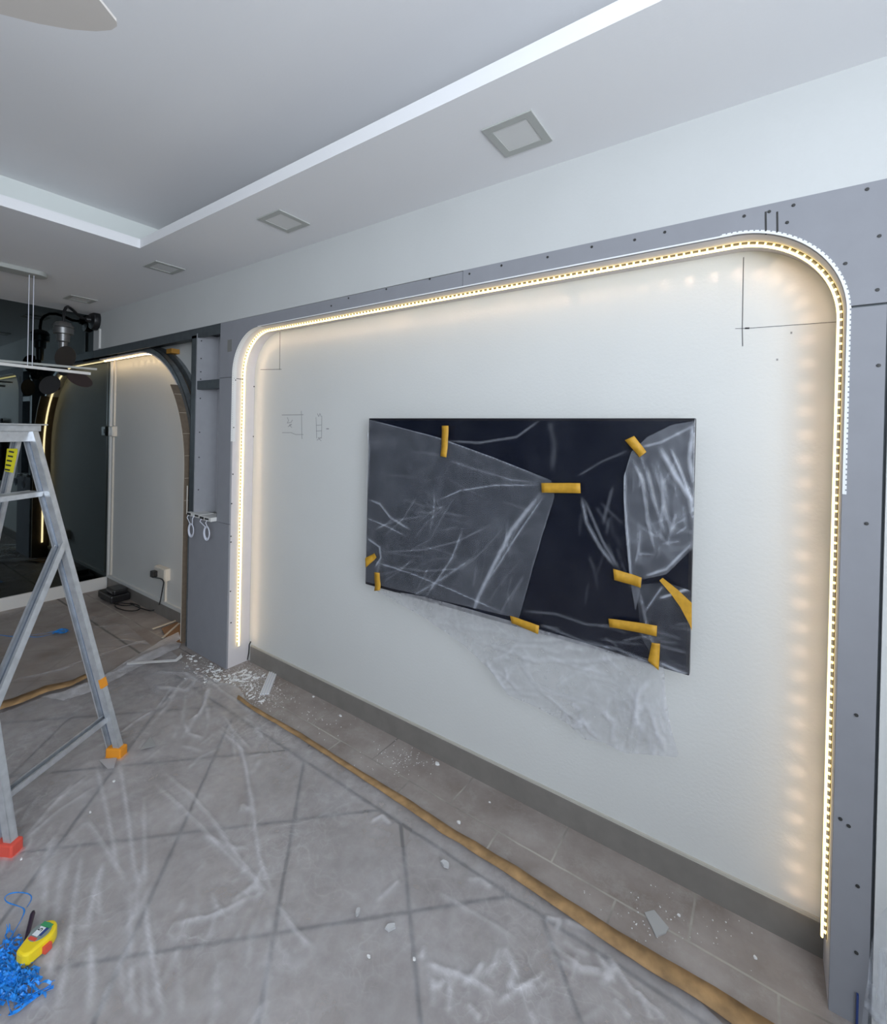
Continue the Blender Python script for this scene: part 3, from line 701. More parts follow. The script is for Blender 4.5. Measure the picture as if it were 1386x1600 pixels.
# crumpled flap on the right
fc = dict(fa); fc['origin'] = (0, YS-0.010, 0)
film(tvp(zz([(1070, 205), (1130, 150), (1220, 105), (1306, 90), (1304, 300), (1302, 560), (1200, 660), (1110, 680), (1085, 800), (1062, 660), (1045, 480), (1042, 300)])), 0.004,
     [rg([(1170, 180), (1230, 290), (1290, 380), (1305, 470)], 0.016, 0.014, 0.50), rg([(1215, 190), (1270, 320), (1300, 400)], 0.007, 0.010, 0.50), rg([(1300, 100), (1285, 230), (1300, 330)], 0.012, 0.008, 0.4),
      rg([(1045, 240), (1046, 400), (1060, 560), (1070, 700)], 0.006, 0.007, 0.45), rg([(1070, 225), (1110, 310), (1130, 460), (1160, 580)], 0.010, 0.008, 0.26), rg([(1120, 250), (1150, 380), (1200, 520)], 0.010, 0.008, 0.2),
      rg([(1300, 540), (1200, 640), (1110, 670)], 0.008, 0.006, 0.35), rg([(1180, 280), (1190, 420), (1230, 520)], 0.014, 0.008, 0.2), rg([(1100, 190), (1180, 170), (1300, 110)], 0.009, 0.007, 0.3), rg([(1240, 420), (1200, 560)], 0.01, 0.007, 0.15)]
     + [rg(*q_) for q_ in streaks(4, 20, 1050, 180, 1270, 480, 80, 16, 60, 180, 0.12)+streaks(5, 10, 1060, 450, 1280, 620, -30, 30, 50, 140, 0.15)],
     name='film_flap', mtl=MT['film'], parent=cov, base=0.13, namp=0.006, mnoise=0.07, crump=0.55, cscale=16, **fc)
film(tvp(zz([(1085, 700), (1200, 690), (1290, 720), (1292, 860), (1290, 1030), (1180, 1020), (1110, 900)])), 0.0045,
     [rg([(1170, 750), (1290, 712)], 0.008, 0.006, 0.45), rg([(1100, 720), (1130, 860), (1160, 940)], 0.008, 0.006, 0.2), rg([(1120, 800), (1160, 740), (1190, 700)], 0.006, 0.005, 0.3), rg([(1170, 985), (1290, 1040)], 0.01, 0.006, 0.4)],
     name='film_flap', mtl=MT['film'], parent=cov, base=0.06, namp=0.005, mnoise=0.04, crump=0.3, cscale=16, **fc)
# tail hanging under the set, drifting back to the wall
def tailbend(u, v): return -np.clip((tz0+0.02-v)/0.5, 0, 1)*0.035
film(tvp(zz([(100, 715), (300, 745), (620, 835), (900, 920), (1190, 1010), (1196, 1120), (1215, 1250), (1240, 1340), (1236, 1356), (1150, 1348), (1040, 1345), (960, 1300), (880, 1290), (820, 1230), (700, 1165), (600, 1120), (560, 1060), (490, 980), (440, 930), (300, 830)]), YS), 0.006,
     [rg([(600, 1110), (540, 1030), (515, 985)], 0.012, 0.010, 0.3), rg([(590, 1010), (600, 1060), (640, 1100)], 0.008, 0.008, 0.35), rg([(1100, 1060), (1080, 1180), (1050, 1340)], 0.014, 0.012, 0.22),
      rg([(1140, 1050), (1090, 1120), (1080, 1250)], 0.010, 0.009, 0.35), rg([(1190, 1020), (1185, 1140), (1220, 1300)], 0.008, 0.008, 0.25), rg([(1120, 1140), (1160, 1250), (1200, 1350)], 0.012, 0.009, 0.2),
      rg([(480, 910), (700, 985), (900, 990), (1080, 960), (1180, 1010)], 0.016, 0.008, 0.14), rg([(840, 1250), (880, 1210), (910, 1260), (950, 1290)], 0.012, 0.009, 0.35), rg([(700, 1080), (800, 1170), (880, 1230)], 0.014, 0.008, 0.14),
      rg([(950, 1170), (1000, 1230), (990, 1310)], 0.010, 0.008, 0.25), rg([(330, 840), (500, 870), (640, 880)], 0.02, 0.006, 0.10), rg([(560, 890), (680, 910), (820, 905)], 0.014, 0.006, 0.12)]
     + [rg(*q_) for q_ in streaks(6, 22, 980, 1030, 1200, 1300, 88, 14, 60, 180, 0.22)+streaks(7, 26, 480, 930, 980, 1200, 25, 30, 60, 200, 0.16)+streaks(8, 10, 800, 1150, 960, 1290, 60, 60, 20, 70, 0.4)],
     name='film_tail', mtl=MT['filmtail'], parent=cov, base=0.34, namp=0.006, mnoise=0.08, crump=0.5, cscale=10, bend=tailbend, **fb)

# masking tapes on the cover
def tape_piece(pts, label, y, name='masking_tape', grp='mustard tape pieces on the television cover'):
    P = [ony(p, y) for p in pts]; mb = MB(); n = 8
    for i in range(n+1):
        t_ = i/n; a = P[0].lerp(P[1], t_); b_ = P[3].lerp(P[2], t_); w = 0.0022*math.sin(t_*math.pi*1.7+len(label))+0.0012*math.sin(t_*11)
        mb.v += [(a.x, y+w, a.z), (b_.x, y+w, b_.z)]
    for i in range(n): mb.f.append((2*i, 2*i+1, 2*i+3, 2*i+2))
    o = mb.build(name, MT['tape'], fix=False, smooth=True); so = o.modifiers.new('thick', 'SOLIDIFY'); so.thickness = 0.0006
    recenter(o)
    return tag(o, label, 'tape', grp)
yt = YS-0.017
TP = [([(360,108),(356,222),(378,226),(385,108)], 'upright mustard tape strip near the top left of the television'),
      ([(1043,162),(1098,226),(1124,206),(1078,146)], 'short slanted mustard tape at the top right of the television'),
      ([(731,322),(877,322),(879,360),(733,358)], 'level mustard tape strip in the middle of the television'),
      ([(74,602),(108,584),(116,600),(76,638)], 'mustard tape scrap on the left edge of the television, upper of two'),
      ([(108,655),(108,725),(130,722),(128,657)], 'mustard tape scrap at the lower left corner of the television'),
      ([(1000,642),(1106,675),(1102,713),(1004,684)], 'mustard tape beside the edge of the crumpled right flap'),
      ([(614,818),(724,854),(720,886),(620,846)], 'mustard tape in the middle of the bottom edge of the television'),
      ([(982,828),(1164,854),(1162,894),(986,860)], 'long level mustard tape near the lower right of the television'),
      ([(1143,918),(1130,985),(1170,1020),(1174,922)], 'upright mustard tape at the lower right bottom edge of the television')]
for pts, lab in TP: tape_piece(zz(pts), lab, yt)
# the long twisted one on the right edge: two legs
P = [ony(p, yt) for p in zz([(1172,686), (1215,735), (1250,785), (1285,850)])]; Q = [ony(p, yt) for p in zz([(1184,676), (1240,720), (1293,770), (1293,872)])]
mb = MB()
for i in range(4): mb.v += [(P[i].x, yt-0.002*(i % 2), P[i].z), (Q[i].x, yt, Q[i].z)]
for i in range(3): mb.f.append((2*i, 2*i+1, 2*i+3, 2*i+2))
o = mb.build('masking_tape', MT['tape'], fix=False); so = o.modifiers.new('thick', 'SOLIDIFY'); so.thickness = 0.0006; recenter(o)
tag(o, 'long curling mustard tape on the right edge of the television', 'tape', 'mustard tape pieces on the television cover')

# ------------------------------------------------------------------ floor films
def fl(pts): return [(onz(p).x, onz(p).y) for p in pts]
def c5(pts): return fl([(x/2.667, 1000+y/2.667) for x, y in pts])
def c4(pts): return fl([(550+x/2.132, 1200+y/2.132) for x, y in pts])
def c3(pts): return fl([(250+x/3.465, 960+y/3.465) for x, y in pts])
G = dict(origin=(0, 0, 0), ex=(1, 0, 0), ey=(0, 1, 0), en=(0, 0, 1))
rd = [(c5(p), w, h, mm) for p, w, h, mm in [
    ([(500,520),(540,800),(560,960),(605,1100)], .006, .006, .26), ([(610,1100),(612,1200),(640,1380),(685,1600)], .006, .007, .30), ([(400,520),(450,740),(490,960),(530,1030)], .006, .006, .24),
    ([(360,750),(440,880),(500,990)], .007, .005, .20), ([(600,660),(605,1080)], .008, .004, .18), ([(680,560),(800,660),(900,780),(1000,930),(1150,1110)], .007, .006, .22),
    ([(900,370),(1010,470),(1050,680),(1080,920),(1150,1100)], .007, .007, .24), ([(640,600),(850,800),(1000,960),(1100,1060)], .008, .004, .15), ([(380,560),(230,690),(90,850)], .009, .005, .20),
    ([(400,620),(250,720),(110,840)], .008, .005, .18), ([(430,930),(390,1070),(360,1230)], .010, .005, .26), ([(345,880),(310,1100),(270,1400),(230,1600)], .010, .006, .22),
    ([(270,890),(230,1200),(200,1500)], .012, .005, .2), ([(180,930),(190,1100),(170,1220)], .012, .004, .16), ([(880,1060),(900,1120),(930,1160)], .006, .004, .22),
    ([(560,1250),(500,1360),(440,1500),(400,1600)], .009, .005, .2), ([(1150,1110),(1190,1170),(1227,1220),(1300,1300)], .006, .006, .22), ([(720,1200),(900,1160),(1060,1080)], .010, .006, .24),
    ([(590,1330),(610,1600)], .009, .004, .16), ([(540,1020),(545,1300),(550,1600)], .010, .004, .13), ([(640,300),(560,350),(490,410)], .008, .007, .3), ([(720,200),(650,300)], .006, .007, .3),
    ([(865,200),(850,280),(830,320),(780,350)], .008, .010, .28), ([(930,320),(980,400),(1050,470)], .008, .006, .2), ([(1060,1100),(1090,1060),(1060,1040),(960,1110)], .012, .008, .3),
    ([(740,1290),(760,1600)], .010, .004, .12), ([(1120,1250),(1100,1600)], .010, .004, .12), ([(380,1260),(370,1600)], .012, .006, .2), ([(240,830),(170,1000),(80,1200)], .02, .004, .1), ([(840,820),(960,880),(1040,880)], .012, .006, .18),
    ([(1000,730),(1010,700),(1040,720)], .006, .008, .2)]]
rd += [(c4(p), w, h, mm) for p, w, h, mm in [
    ([(240,660),(320,690),(400,720),(480,770)], .010, .008, .34), ([(500,600),(540,680),(520,760)], .014, .009, .34), ([(430,660),(400,720)], .008, .008, .26), ([(640,530),(690,690),(745,850)], .005, .005, .12),
    ([(850,630),(930,750),(1050,853)], .006, .008, .34), ([(650,690),(560,750),(480,800)], .006, .006, .28), ([(700,520),(780,545),(850,575)], .012, .008, .24), ([(700,630),(760,680),(840,690)], .008, .008, .3),
    ([(60,190),(100,170),(130,200)], .010, .009, .4), ([(80,460),(160,380)], .008, .006, .2), ([(280,420),(380,480),(560,590)], .008, .004, .14), ([(950,750),(1000,853)], .009, .007, .24), ([(380,380),(430,380),(470,410)], .010, .006, .22),
    ([(380,800),(430,853)], .010, .007, .3), ([(870,780),(930,853)], .006, .006, .26), ([(640,510),(690,520),(680,560)], .010, .009, .34), ([(240,600),(230,650)], .008, .006, .2)]]
rd += [(c3(p), w, h, mm) for p, w, h, mm in [([(300,590),(420,700),(470,860),(500,1170)], .006, .005, .14), ([(130,600),(160,660),(240,680)], .01, .007, .26), ([(210,560),(250,470),(270,400)], .008, .009, .34),
    ([(0,520),(60,450),(110,390)], .008, .007, .26), ([(180,330),(100,400),(60,480)], .01, .007, .24), ([(440,560),(520,620),(560,700)], .015, .004, .14), ([(250,350),(330,420),(400,470),(520,560)], .010, .006, .16)]]
rd += [(c5(p), w, h, mm) for p, w, h, mm in streaks(11, 46, 120, 900, 1200, 1540, 98, 14, 60, 260, 0.13, 0.008)+streaks(12, 22, 420, 150, 1100, 500, 130, 40, 50, 160, 0.16, 0.008)+streaks(13, 16, 60, 560, 420, 900, 128, 12, 80, 240, 0.13, 0.008)]
rd += [(c4(p), w, h, mm) for p, w, h, mm in streaks(14, 26, 180, 540, 900, 840, 60, 60, 40, 140, 0.22, 0.008)]
sheet = film([(x, y) for x, y in fl([(1165,1640),(1030,1510),(900,1432),(770,1346),(640,1268),(500,1180),(420,1122),(385,1097),(372,1075),(345,1068),(330,1062),(300,1048),(268,1020),(225,1030),(150,1070),(60,1095),(-60,1140)])] + [(-3.3, -0.1), (0.6, -0.1), (0.3, 1.2)], 0.0065, rd,
     name='floor_protection_film', mtl=MT['filmfloor'], base=0.31, namp=0.004, mnoise=0.11, clamp=0.8, lift=0.010, crump=0.42, cscale=8, nscale=7, mscale=5, **G)
tag(sheet, 'wide wrinkled clear plastic sheet covering the near floor', 'plastic sheet')
rd2 = [(fl(p), w, h, mm) for p, w, h, mm in [([(0,945),(80,938),(150,950)], .02, .006, .15), ([(0,1000),(120,985),(230,975)], .02, .006, .12), ([(0,1070),(90,1050),(200,1010),(290,990)], .015, .01, .28), ([(170,1000),(230,985),(280,975)], .015, .008, .2), ([(180,1000),(260,1012),(280,1010)], .02, .008, .2),([(150,960),(130,1000),(100,1040)], .015, .006, .12)]]
s2 = film([(-4.93, -0.6), (-4.93, 1.30), (-4.4, 1.40), (-3.9, 1.5), (-3.35, 1.45), (-3.12, 1.25), (-3.08, 0.9), (-3.2, 0.2), (-3.32, -0.6)], 0.02, rd2, name='floor_protection_film', mtl=MT['filmfloor'], base=0.10, namp=0.004, mnoise=0.09, lift=0.009, crump=0.25, **G)
tag(s2, 'thin dusty plastic sheet covering the far floor in front of the mirror', 'plastic sheet')
# white torn strip lying between both sheets
s3 = film(fl([(60,1096),(100,1085),(150,1066),(200,1036),(222,1024),(245,1010),(262,1000),(279,994),(284,1006),(280,1016),(262,1024),(230,1040),(190,1062),(150,1082),(100,1098)]), 0.012,
          [(fl([(100,1090),(200,1045),(280,1003)]), .02, .012, .2), (fl([(240,1010),(262,995),(285,992)]), .02, .02, .1)], name='torn_film_strip', mtl=MT['filmfloor'], base=0.55, namp=0.012, mnoise=0.2, lift=0.018, crump=0.8, clamp=0.95, cscale=12, **G)
tag(s3, 'white crumpled band of torn film between the two floor sheets', 'plastic strip')
s4 = film(fl([(222,1062),(232,1050),(262,1047),(300,1052),(316,1070),(300,1096),(268,1100),(240,1088)]), 0.010, [(fl([(228,1066),(250,1055),(290,1058),(305,1070),(290,1086),(255,1082),(236,1074)]), .02, .012, .3)], name='crumpled_film_scrap', mtl=MT['filmfloor'], base=0.10, namp=0.01, mnoise=0.1, lift=0.02, crump=0.5, clamp=0.9, cscale=10, **G)
tag(s4, 'ring shaped crumpled film scrap on the floor sheet beside the rubble', 'plastic scrap')
# crumpled film in the bottom right corner, leaning on the white board
yb = YF-0.03
s5 = film([(ony(p, yb).x, ony(p, yb).z) for p in [(1362,1475),(1372,1440),(1400,1400),(1480,1400),(1480,1800),(1345,1700),(1347,1600),(1352,1540)]], 0.008,
          [([(ony(p, yb).x, ony(p, yb).z) for p in q_], .008, .012, .25) for q_ in ([(1352,1470),(1356,1530),(1370,1600)], [(1380,1470),(1376,1560),(1386,1640)], [(1345,1560),(1370,1590),(1386,1600)])],
          origin=(0, yb, 0), ex=(1, 0, 0), ey=(0, 0, 1), en=(0, -1, 0), name='bunched_plastic_film', mtl=MT['film'], base=0.16, namp=0.015, mnoise=0.08, crump=0.6, cscale=14)
tag(s5, 'bunched clear film leaning on the wall at the right edge of the photo', 'plastic sheet')
a = ony((1340, 1553), YF-0.006); MB_ = MB().box((a.x-0.0022, YF-0.010, 0.0), (a.x+0.0022, YF-0.0035, a.z)); o = MB_.build('cable_end', MT['navy']); recenter(o); tag(o, 'short dark cable end at the foot of the right grey board', 'cable')

# ochre tape along the film edge (two lengths)
def ribbon(name, ptsA, ptsB, m, label, z=0.02, wav=0.004, cat='tape', n=60, grp=None):
    def rs(pts):
        P = [onz(p, 0) for p in pts]; L = [0]
        for i in range(1, len(P)): L.append(L[-1]+(P[i]-P[i-1]).length)
        out = []
        for i in range(n+1):
            s = L[-1]*i/n; k_ = 0
            while k_ < len(L)-2 and L[k_+1] < s: k_ += 1
            out.append(P[k_].lerp(P[k_+1], (s-L[k_])/max(L[k_+1]-L[k_], 1e-9)))
        return out
    A = rs(ptsA); B_ = rs(ptsB); mb = MB()
    for i in range(n+1):
        h1 = z+wav*noise.noise((i*0.5, 1, 0)); h2 = z+wav*noise.noise((i*0.5, 5, 0))
        m_ = (A[i]+B_[i])/2
        mb.v += [(A[i].x, A[i].y, h1), (m_.x, m_.y, (h1+h2)/2+0.002), (B_[i].x, B_[i].y, h2)]
    for i in range(n): mb.f += [(3*i, 3*i+1, 3*i+4, 3*i+3), (3*i+1, 3*i+2, 3*i+5, 3*i+4)]
    o = mb.build(name, m, fix=False, smooth=True); so = o.modifiers.new('thick', 'SOLIDIFY'); so.thickness = 0.0008; recenter(o)
    return tag(o, label, cat, grp)
ribbon('floor_tape', [(372,1092),(400,1112),(470,1152),(560,1210),(640,1258),(700,1299),(800,1359),(880,1411),(960,1462),(1040,1510),(1110,1550),(1190,1600),(1270,1652)],
       [(370,1098),(398,1118),(468,1160),(556,1218),(632,1269),(690,1310),(788,1372),(868,1428),(948,1484),(1026,1536),(1090,1574),(1140,1610),(1200,1660)], MT['floortape'], 'long ochre tape line along the sheet edge below the television wall', z=0.022)
ribbon('floor_tape', [(0,1104),(30,1094),(66,1080),(70,1078),(110,1070),(140,1056)], [(0,1116),(30,1106),(64,1092),(72,1088),(112,1078),(142,1062)], MT['floortape'], 'short ochre tape on the floor behind the ladder', z=0.024, n=24)

# ------------------------------------------------------------------ debris
def flake(seed, sx, sy, sz, n=7):
    rnd = random.Random(seed); top = [(math.cos(2*math.pi*i/n)*sx*rnd.uniform(.6, 1.1), math.sin(2*math.pi*i/n)*sy*rnd.uniform(.6, 1.1), sz*rnd.uniform(.7, 1.1)) for i in range(n)]
    mb = MB(); mb.v = [(x*1.08, y*1.08, 0) for x, y, z in top]+top
    mb.f = [tuple(reversed(range(n))), tuple(range(n, 2*n))]+[(i, (i+1) % n, n+(i+1) % n, n+i) for i in range(n)]
    return mb
single = [((683,1194), 0.012, 'white plaster lump on bare tile near the skirting'), ((717,1286), 0.010, 'white plaster flake just above the ochre tape line'),
          ((765,1254), 0.005, 'small plaster crumb above the tape beside a tile joint'), ((1061,1431), 0.006, 'plaster crumb beside the loose grey paper scrap'),
          ((1180,1497), 0.007, 'plaster crumb near the right end of the skirting'), ((489,1089), 0.007, 'plaster crumb near the top of the bare tile strip'), ((532,1119), 0.009, 'plaster crumb on bare tile right of the bead offcut'),
          ((178,1227), 0.008, 'white crumb on the sheet below the orange ladder foot'), ((33,1350), 0.006, 'white crumb on the sheet below the red ladder foot'), ((141,1276), 0.006, 'round white crumb on the sheet between folds'),
          ((576,1504), 0.006, 'white crumb on the sheet at the bottom middle'), ((647,1508), 0.006, 'white crumb on the sheet beside a dark tile joint')]
for i, (p, s_, lab) in enumerate(single):
    o = flake(i, s_, s_*0.7, s_*0.6).build('plaster_chip', MT['chip']); o.location = onz(p); zf = 0.0005 if p[0] > 460 and p[1] < 1510 and i not in (10, 11) else 0.016
    o.location.z = zf; tag(o, lab, 'plaster chip')
big = [((695,1357), 0.020, 0.011, 0.008, 'curled white flake on the sheet left of the tape line'), ((610,1458), 0.017, 0.010, 0.008, 'pale curled flake on the sheet at lower centre'), ((558,1434), 0.015, 0.009, 0.008, 'pale flake on the sheet above the lower centre curled flake')]
for i, (p, a1, a2, a3, lab) in enumerate(big):
    o = flake(40+i, a1, a2, a3, 9).build('paper_flake', MT['palechip']); o.location = onz(p); o.location.z = 0.014; o.rotation_euler = (0.15, 0.1, i); tag(o, lab, 'flake')
def flat_piece(px, m, name, label, cat, z=0.001, t=0.002):
    P = [onz(p) for p in px]; mb = MB().prism([(p.x, p.y, z) for p in P], (0, 0, t)); o = mb.build(name, m); recenter(o); return tag(o, label, cat)
flat_piece([(1007,1428),(1022,1424),(1045,1452),(1040,1460),(1025,1466),(1019,1452)], mat('grey paper', (0.40, 0.40, 0.40), 0.8), 'paper_scrap', 'loose grey paper scrap on bare tile near the right end of the skirting', 'paper scrap', t=0.004)
flat_piece([(219,1177),(235,1157),(243,1171)], mat('clear shard', (0.34, 0.34, 0.34), 0.3), 'plastic_shard', 'small pointed grey shard beside the orange ladder foot', 'shard', z=0.016)
flat_piece([(154,1192),(183,1188),(178,1205),(168,1206)], mat('pale patch', (0.42, 0.42, 0.44), 0.5), 'film_patch', 'pale film patch under the orange ladder foot', 'film scrap', z=0.013, t=0.001)
# ribbed bead offcut near the corner
a = onz((427,1051)); q = onz((413,1086)); cut = thing('bead_offcut', (a+q)/2, 'ribbed white bead offcut lying near the left recess corner', 'offcut')
cut.location.z = 0.0
dv = (q-a).normalized(); sv = dv.cross(Vector((0, 0, 1)))
for i in range(4): MB().bar(a+sv*(i-1.5)*0.014+Vector((0, 0, 0.006)), q+sv*(i-1.5)*0.014+Vector((0, 0, 0.006)), 0.007, 0.006).build('rib', MT['chip'], cut)
MB().bar(a+Vector((0, 0, 0.0025)), q+Vector((0, 0, 0.0025)), 0.052, 0.002).build('web', MT['cord'], cut)
flat_piece([(198,1046),(245,1043),(276,1041),(285,1034),(283,1030),(274,1038),(244,1040),(198,1043)], MT['chip'], 'bead_strip', 'thin white bent strip lying on the floor left of the rubble', 'strip', z=0.03, t=0.003)
# rubble: gypsum crumbs at the feet of the frame, nobody could count the small ones
rnd = random.Random(3)
protos = [flake(100+i, 1, 0.75, 0.4, 6).build('rubble_piece', MT['chip']) for i in range(5)]
used = []
zones = [((328,1052), 34, 22, 80), ((352,1064), 20, 12, 30), ((385,1060), 34, 18, 90), ((400,1085), 22, 12, 30), ((300,1030), 16, 10, 20)]
k = 0
for (cx_, cy_), rx, ry, n in zones:
    for i in range(n):
        p = (cx_+rnd.gauss(0, .5)*rx, cy_+rnd.gauss(0, .5)*ry); q = onz(p)
        if q.y > YF-0.012 and q.x < XL+0.012: continue
        if q.y > YW-0.02: continue
        src = protos[k % 5]
        if k < 5: o = src
        else: o = src.copy(); COL.objects.link(o)
        k += 1
        s_ = rnd.choice([0.003, 0.004, 0.005, 0.007, 0.010, 0.014]); o.scale = (s_, s_*rnd.uniform(.6, 1), s_*rnd.uniform(.6, 1.3)); o.rotation_euler = (rnd.uniform(-.2, .2), rnd.uniform(-.2, .2), rnd.uniform(0, 6))
        o.location = (q.x, q.y, 0.001 if cx_ > 370 else 0.004); tag(o, 'small gypsum crumb in the rubble at the foot of the left corner', 'rubble', 'gypsum rubble at the left corner')
mb = MB(); rnd = random.Random(5)
def crumb(q, s_):
    n = len(mb.v); x, y, z = q; a_ = rnd.uniform(0, 6)
    mb.v += [(x+s_*math.cos(a_+i*2.1), y+s_*math.sin(a_+i*2.1), z) for i in range(3)]+[(x, y, z+s_*0.9)]
    mb.f += [(n, n+1, n+3), (n+1, n+2, n+3), (n+2, n, n+3), (n, n+2, n+1)]
for i in range(2600):
    c_ = rnd.choice([(330,1052,40,20), (385,1062,38,22), (410,1085,40,22), (390,1060,60,30), (1020,1440,200,60), (640,1185,80,25), (480,1110,90,40)])
    p = (c_[0]+rnd.gauss(0, .5)*c_[2], c_[1]+rnd.gauss(0, .5)*c_[3]); q = onz(p)
    if q.y > YW-0.02 or (q.y > YF-0.01 and (q.x < XL+0.01 or q.x > XRt-0.01)): continue
    if c_[0] > 450 and rnd.random() < 0.72: continue
    crumb((q.x, q.y, 0.001 if (q.y > 1.46 or q.x > -2.6) else 0.012), rnd.uniform(.0012, .0035))
tag(mb.build('plaster_dust', MT['chip'], fix=False), 'fine white plaster crumbs scattered over the tiles and corner', 'plaster dust', kind='stuff')

# cream trim strips in the alcove
for j, (p, q, lab) in enumerate([((282,971),(238,987),'cream trim strip on the alcove floor, the longer one behind'), ((280,978),(254,1001),'cream trim strip on the alcove floor, the one nearer the camera')]):
    a = onz(p); b_ = onz(q); o = MB().bar((a.x, a.y, 0.02), (b_.x, b_.y, 0.02), 0.014, 0.006).build('trim_strip', MT['wood']); recenter(o); tag(o, lab, 'trim offcut')
flat_piece([(252,985),(284,972),(284,1008),(262,1004)], MT['cardboard'], 'brown_sheet_scrap', 'brown paper scrap on the alcove floor beside the arch foot', 'paper scrap', z=0.0145, t=0.001)

# ------------------------------------------------------------------ ladder
F1 = Vector((-2.384, 0.884, 0)); F2 = Vector((-2.135, 0.466, 0)); n_ = Vector((-0.859, -0.512, 0)).normalized(); wd = (F2-F1).normalized()
ZL = 1.475
T1 = F1+n_*0.455+Vector((0, 0, ZL)); T2 = T1+wd*0.34
G1 = T1+n_*0.42; G1.z = 0; G1 -= wd*0.05; G2 = T2+n_*0.42; G2.z = 0; G2 += wd*0.05
ld = thing('step_ladder', (-2.75, 0.6, 0), 'aluminium folding step ladder with orange and red feet', 'ladder')
def channel(a, b_, w, d, name, outn, parent, flip=1):
    """C-section rail: pale web with two lips and a darker inside"""
    a = Vector(a); b_ = Vector(b_); t_ = (b_-a).normalized(); o_ = Vector(outn); o_ = (o_-t_*o_.dot(t_)).normalized(); s_ = t_.cross(o_)
    mb = MB(); mb.bar(a, b_, w, 0.003, up=o_)
    rail = mb.bar(a+s_*(w/2-0.002)*1-o_*d/2, b_+s_*(w/2-0.002)-o_*d/2, 0.004, d, up=o_).bar(a-s_*(w/2-0.002)-o_*d/2, b_-s_*(w/2-0.002)-o_*d/2, 0.004, d, up=o_)
    return rail.build(name, MT['alu'], parent)
def rail(a, b_, w, d, name, side, parent):
    # rail with its channel opening facing "side": outer strip pale, groove shade painted as a dark insert
    a = Vector(a); b_ = Vector(b_); t_ = (b_-a).normalized(); u = Vector(side); u = (u-t_*u.dot(t_)).normalized(); s_ = t_.cross(u)
    mb = MB(); mb.bar(a-u*d/2, b_-u*d/2, w, 0.003, up=u)              # web
    for sg in (1, -1):
        mb.bar(a+s_*sg*(w/2-0.0015), b_+s_*sg*(w/2-0.0015), 0.003, d, up=u)
        lw = (w*0.46 if (s_*sg).dot(R_) > 0 else w*0.10) if name == 'stile' else w*0.24
        mb.bar(a+s_*sg*(w/2-lw/2)+u*d/2, b_+s_*sg*(w/2-lw/2)+u*d/2, lw, 0.003, up=u)
    o = mb.build(name, MT['alu'], parent)
    MB().bar(a-u*(d/2-0.003), b_-u*(d/2-0.003), w-0.006, 0.001, up=u).build('groove_shade', MT['alushade'], o)
    return o
cs = -wd   # away from the camera side ... the channel opens towards the middle of the ladder
r1 = rail(F1+Vector((0, 0, 0.02))-n_*0.0, T1, 0.058, 0.024, 'stile', wd, ld)
r2 = rail(F2+Vector((0, 0, 0.02)), T2, 0.058, 0.024, 'stile', wd, ld)
rail(G1, T1+n_*0.05, 0.032, 0.018, 'rear_leg', wd, ld); rail(G2, T2+n_*0.05, 0.032, 0.018, 'rear_leg', wd, ld)
# top tray
Tm = (T1+T2)/2
def obox(c, e1, e2, l1, l2, z0, z1, name, m, parent, bev=0.002):
    c = Vector(c); pts = [c+e1*(a*l1/2)+e2*(b*l2/2) for a, b in ((-1,-1),(1,-1),(1,1),(-1,1))]
    return MB().prism([(p.x, p.y, z0) for p in pts], (0, 0, z1-z0)).build(name, m, parent, bevel=bev)
obox(Tm+n_*0.03, n_, wd, 0.19, 0.40, ZL+0.020, ZL+0.026, 'top_tray', MT['alu'], ld)
obox(Tm+n_*0.03, n_, wd, 0.135, 0.385, ZL-0.008, ZL+0.020, 'tray_rim', MT['alu'], ld)
obox(Tm+n_*0.035, n_, wd, 0.12, 0.36, ZL-0.055, ZL-0.008, 'top_bracket', MT['alu'], ld)
def on_stile(a, b_, py):
    lo, hi = 0.0, 1.0
    for _ in range(40):
        m_ = (lo+hi)/2
        if proj(a.lerp(b_, m_))[1] > py: lo = m_
        else: hi = m_
    return a.lerp(b_, (lo+hi)/2)
# treads
for py in (768,):
    a = on_stile(F1, T1, py); s1 = (a-F1).length/(T1-F1).length; b_ = F2.lerp(T2, s1)
    t_ = MB().bar(a+n_*0.035, b_+n_*0.035, 0.085, 0.004).build('tread', MT['alu'], ld)
    for sg, dz in ((0.0, 0.008), (0.08, 0.008)): MB().bar(a+n_*sg-Vector((0, 0, dz)), b_+n_*sg-Vector((0, 0, dz)), 0.008, 0.022).build('tread_lip', MT['alu'], t_)
a = on_stile(F1, T1, 1122); s1 = (a-F1).length/(T1-F1).length; b_ = F2.lerp(T2, s1)
rail(a, b_, 0.035, 0.02, 'lower_rung', (0, 0, 1), ld)
# diagonal brace
a = on_stile(F1, T1, 852); b_ = on_stile(F2, T2, 1120)
rail(a-wd*0.0+(CAMP-a).normalized()*0.02, b_+(CAMP-b_).normalized()*0.02, 0.050, 0.022, 'brace', wd, ld)
# feet
def foot(P, m, lab):
    P = Vector(P); o = obox(P, n_, wd, 0.072, 0.045, 0.0, 0.05, 'foot', m, ld, 0.006); o['label'] = lab
    o2 = obox(P, n_, wd, 0.080, 0.048, 0.0, 0.010, 'foot_pad', m, o, 0.003)
    o2.parent = ld
    return o
foot(F1, MT['orange'], 'orange foot'); foot(F2, MT['red'], 'red foot')
obox(G1, n_, wd, 0.05, 0.04, 0.0, 0.04, 'foot', MT['orange'], ld, 0.004); obox(G2, n_, wd, 0.05, 0.04, 0.0, 0.04, 'foot', MT['red'], ld, 0.004)
a = on_stile(F1, T1, 1066); t_ = (T1-F1).normalized()
o = MB().bar(a-t_*0.02-n_*0.032, a+t_*0.02-n_*0.032, 0.03, 0.012, up=n_).build('stopper', MT['orange'], ld); o['label'] = 'small orange clip'
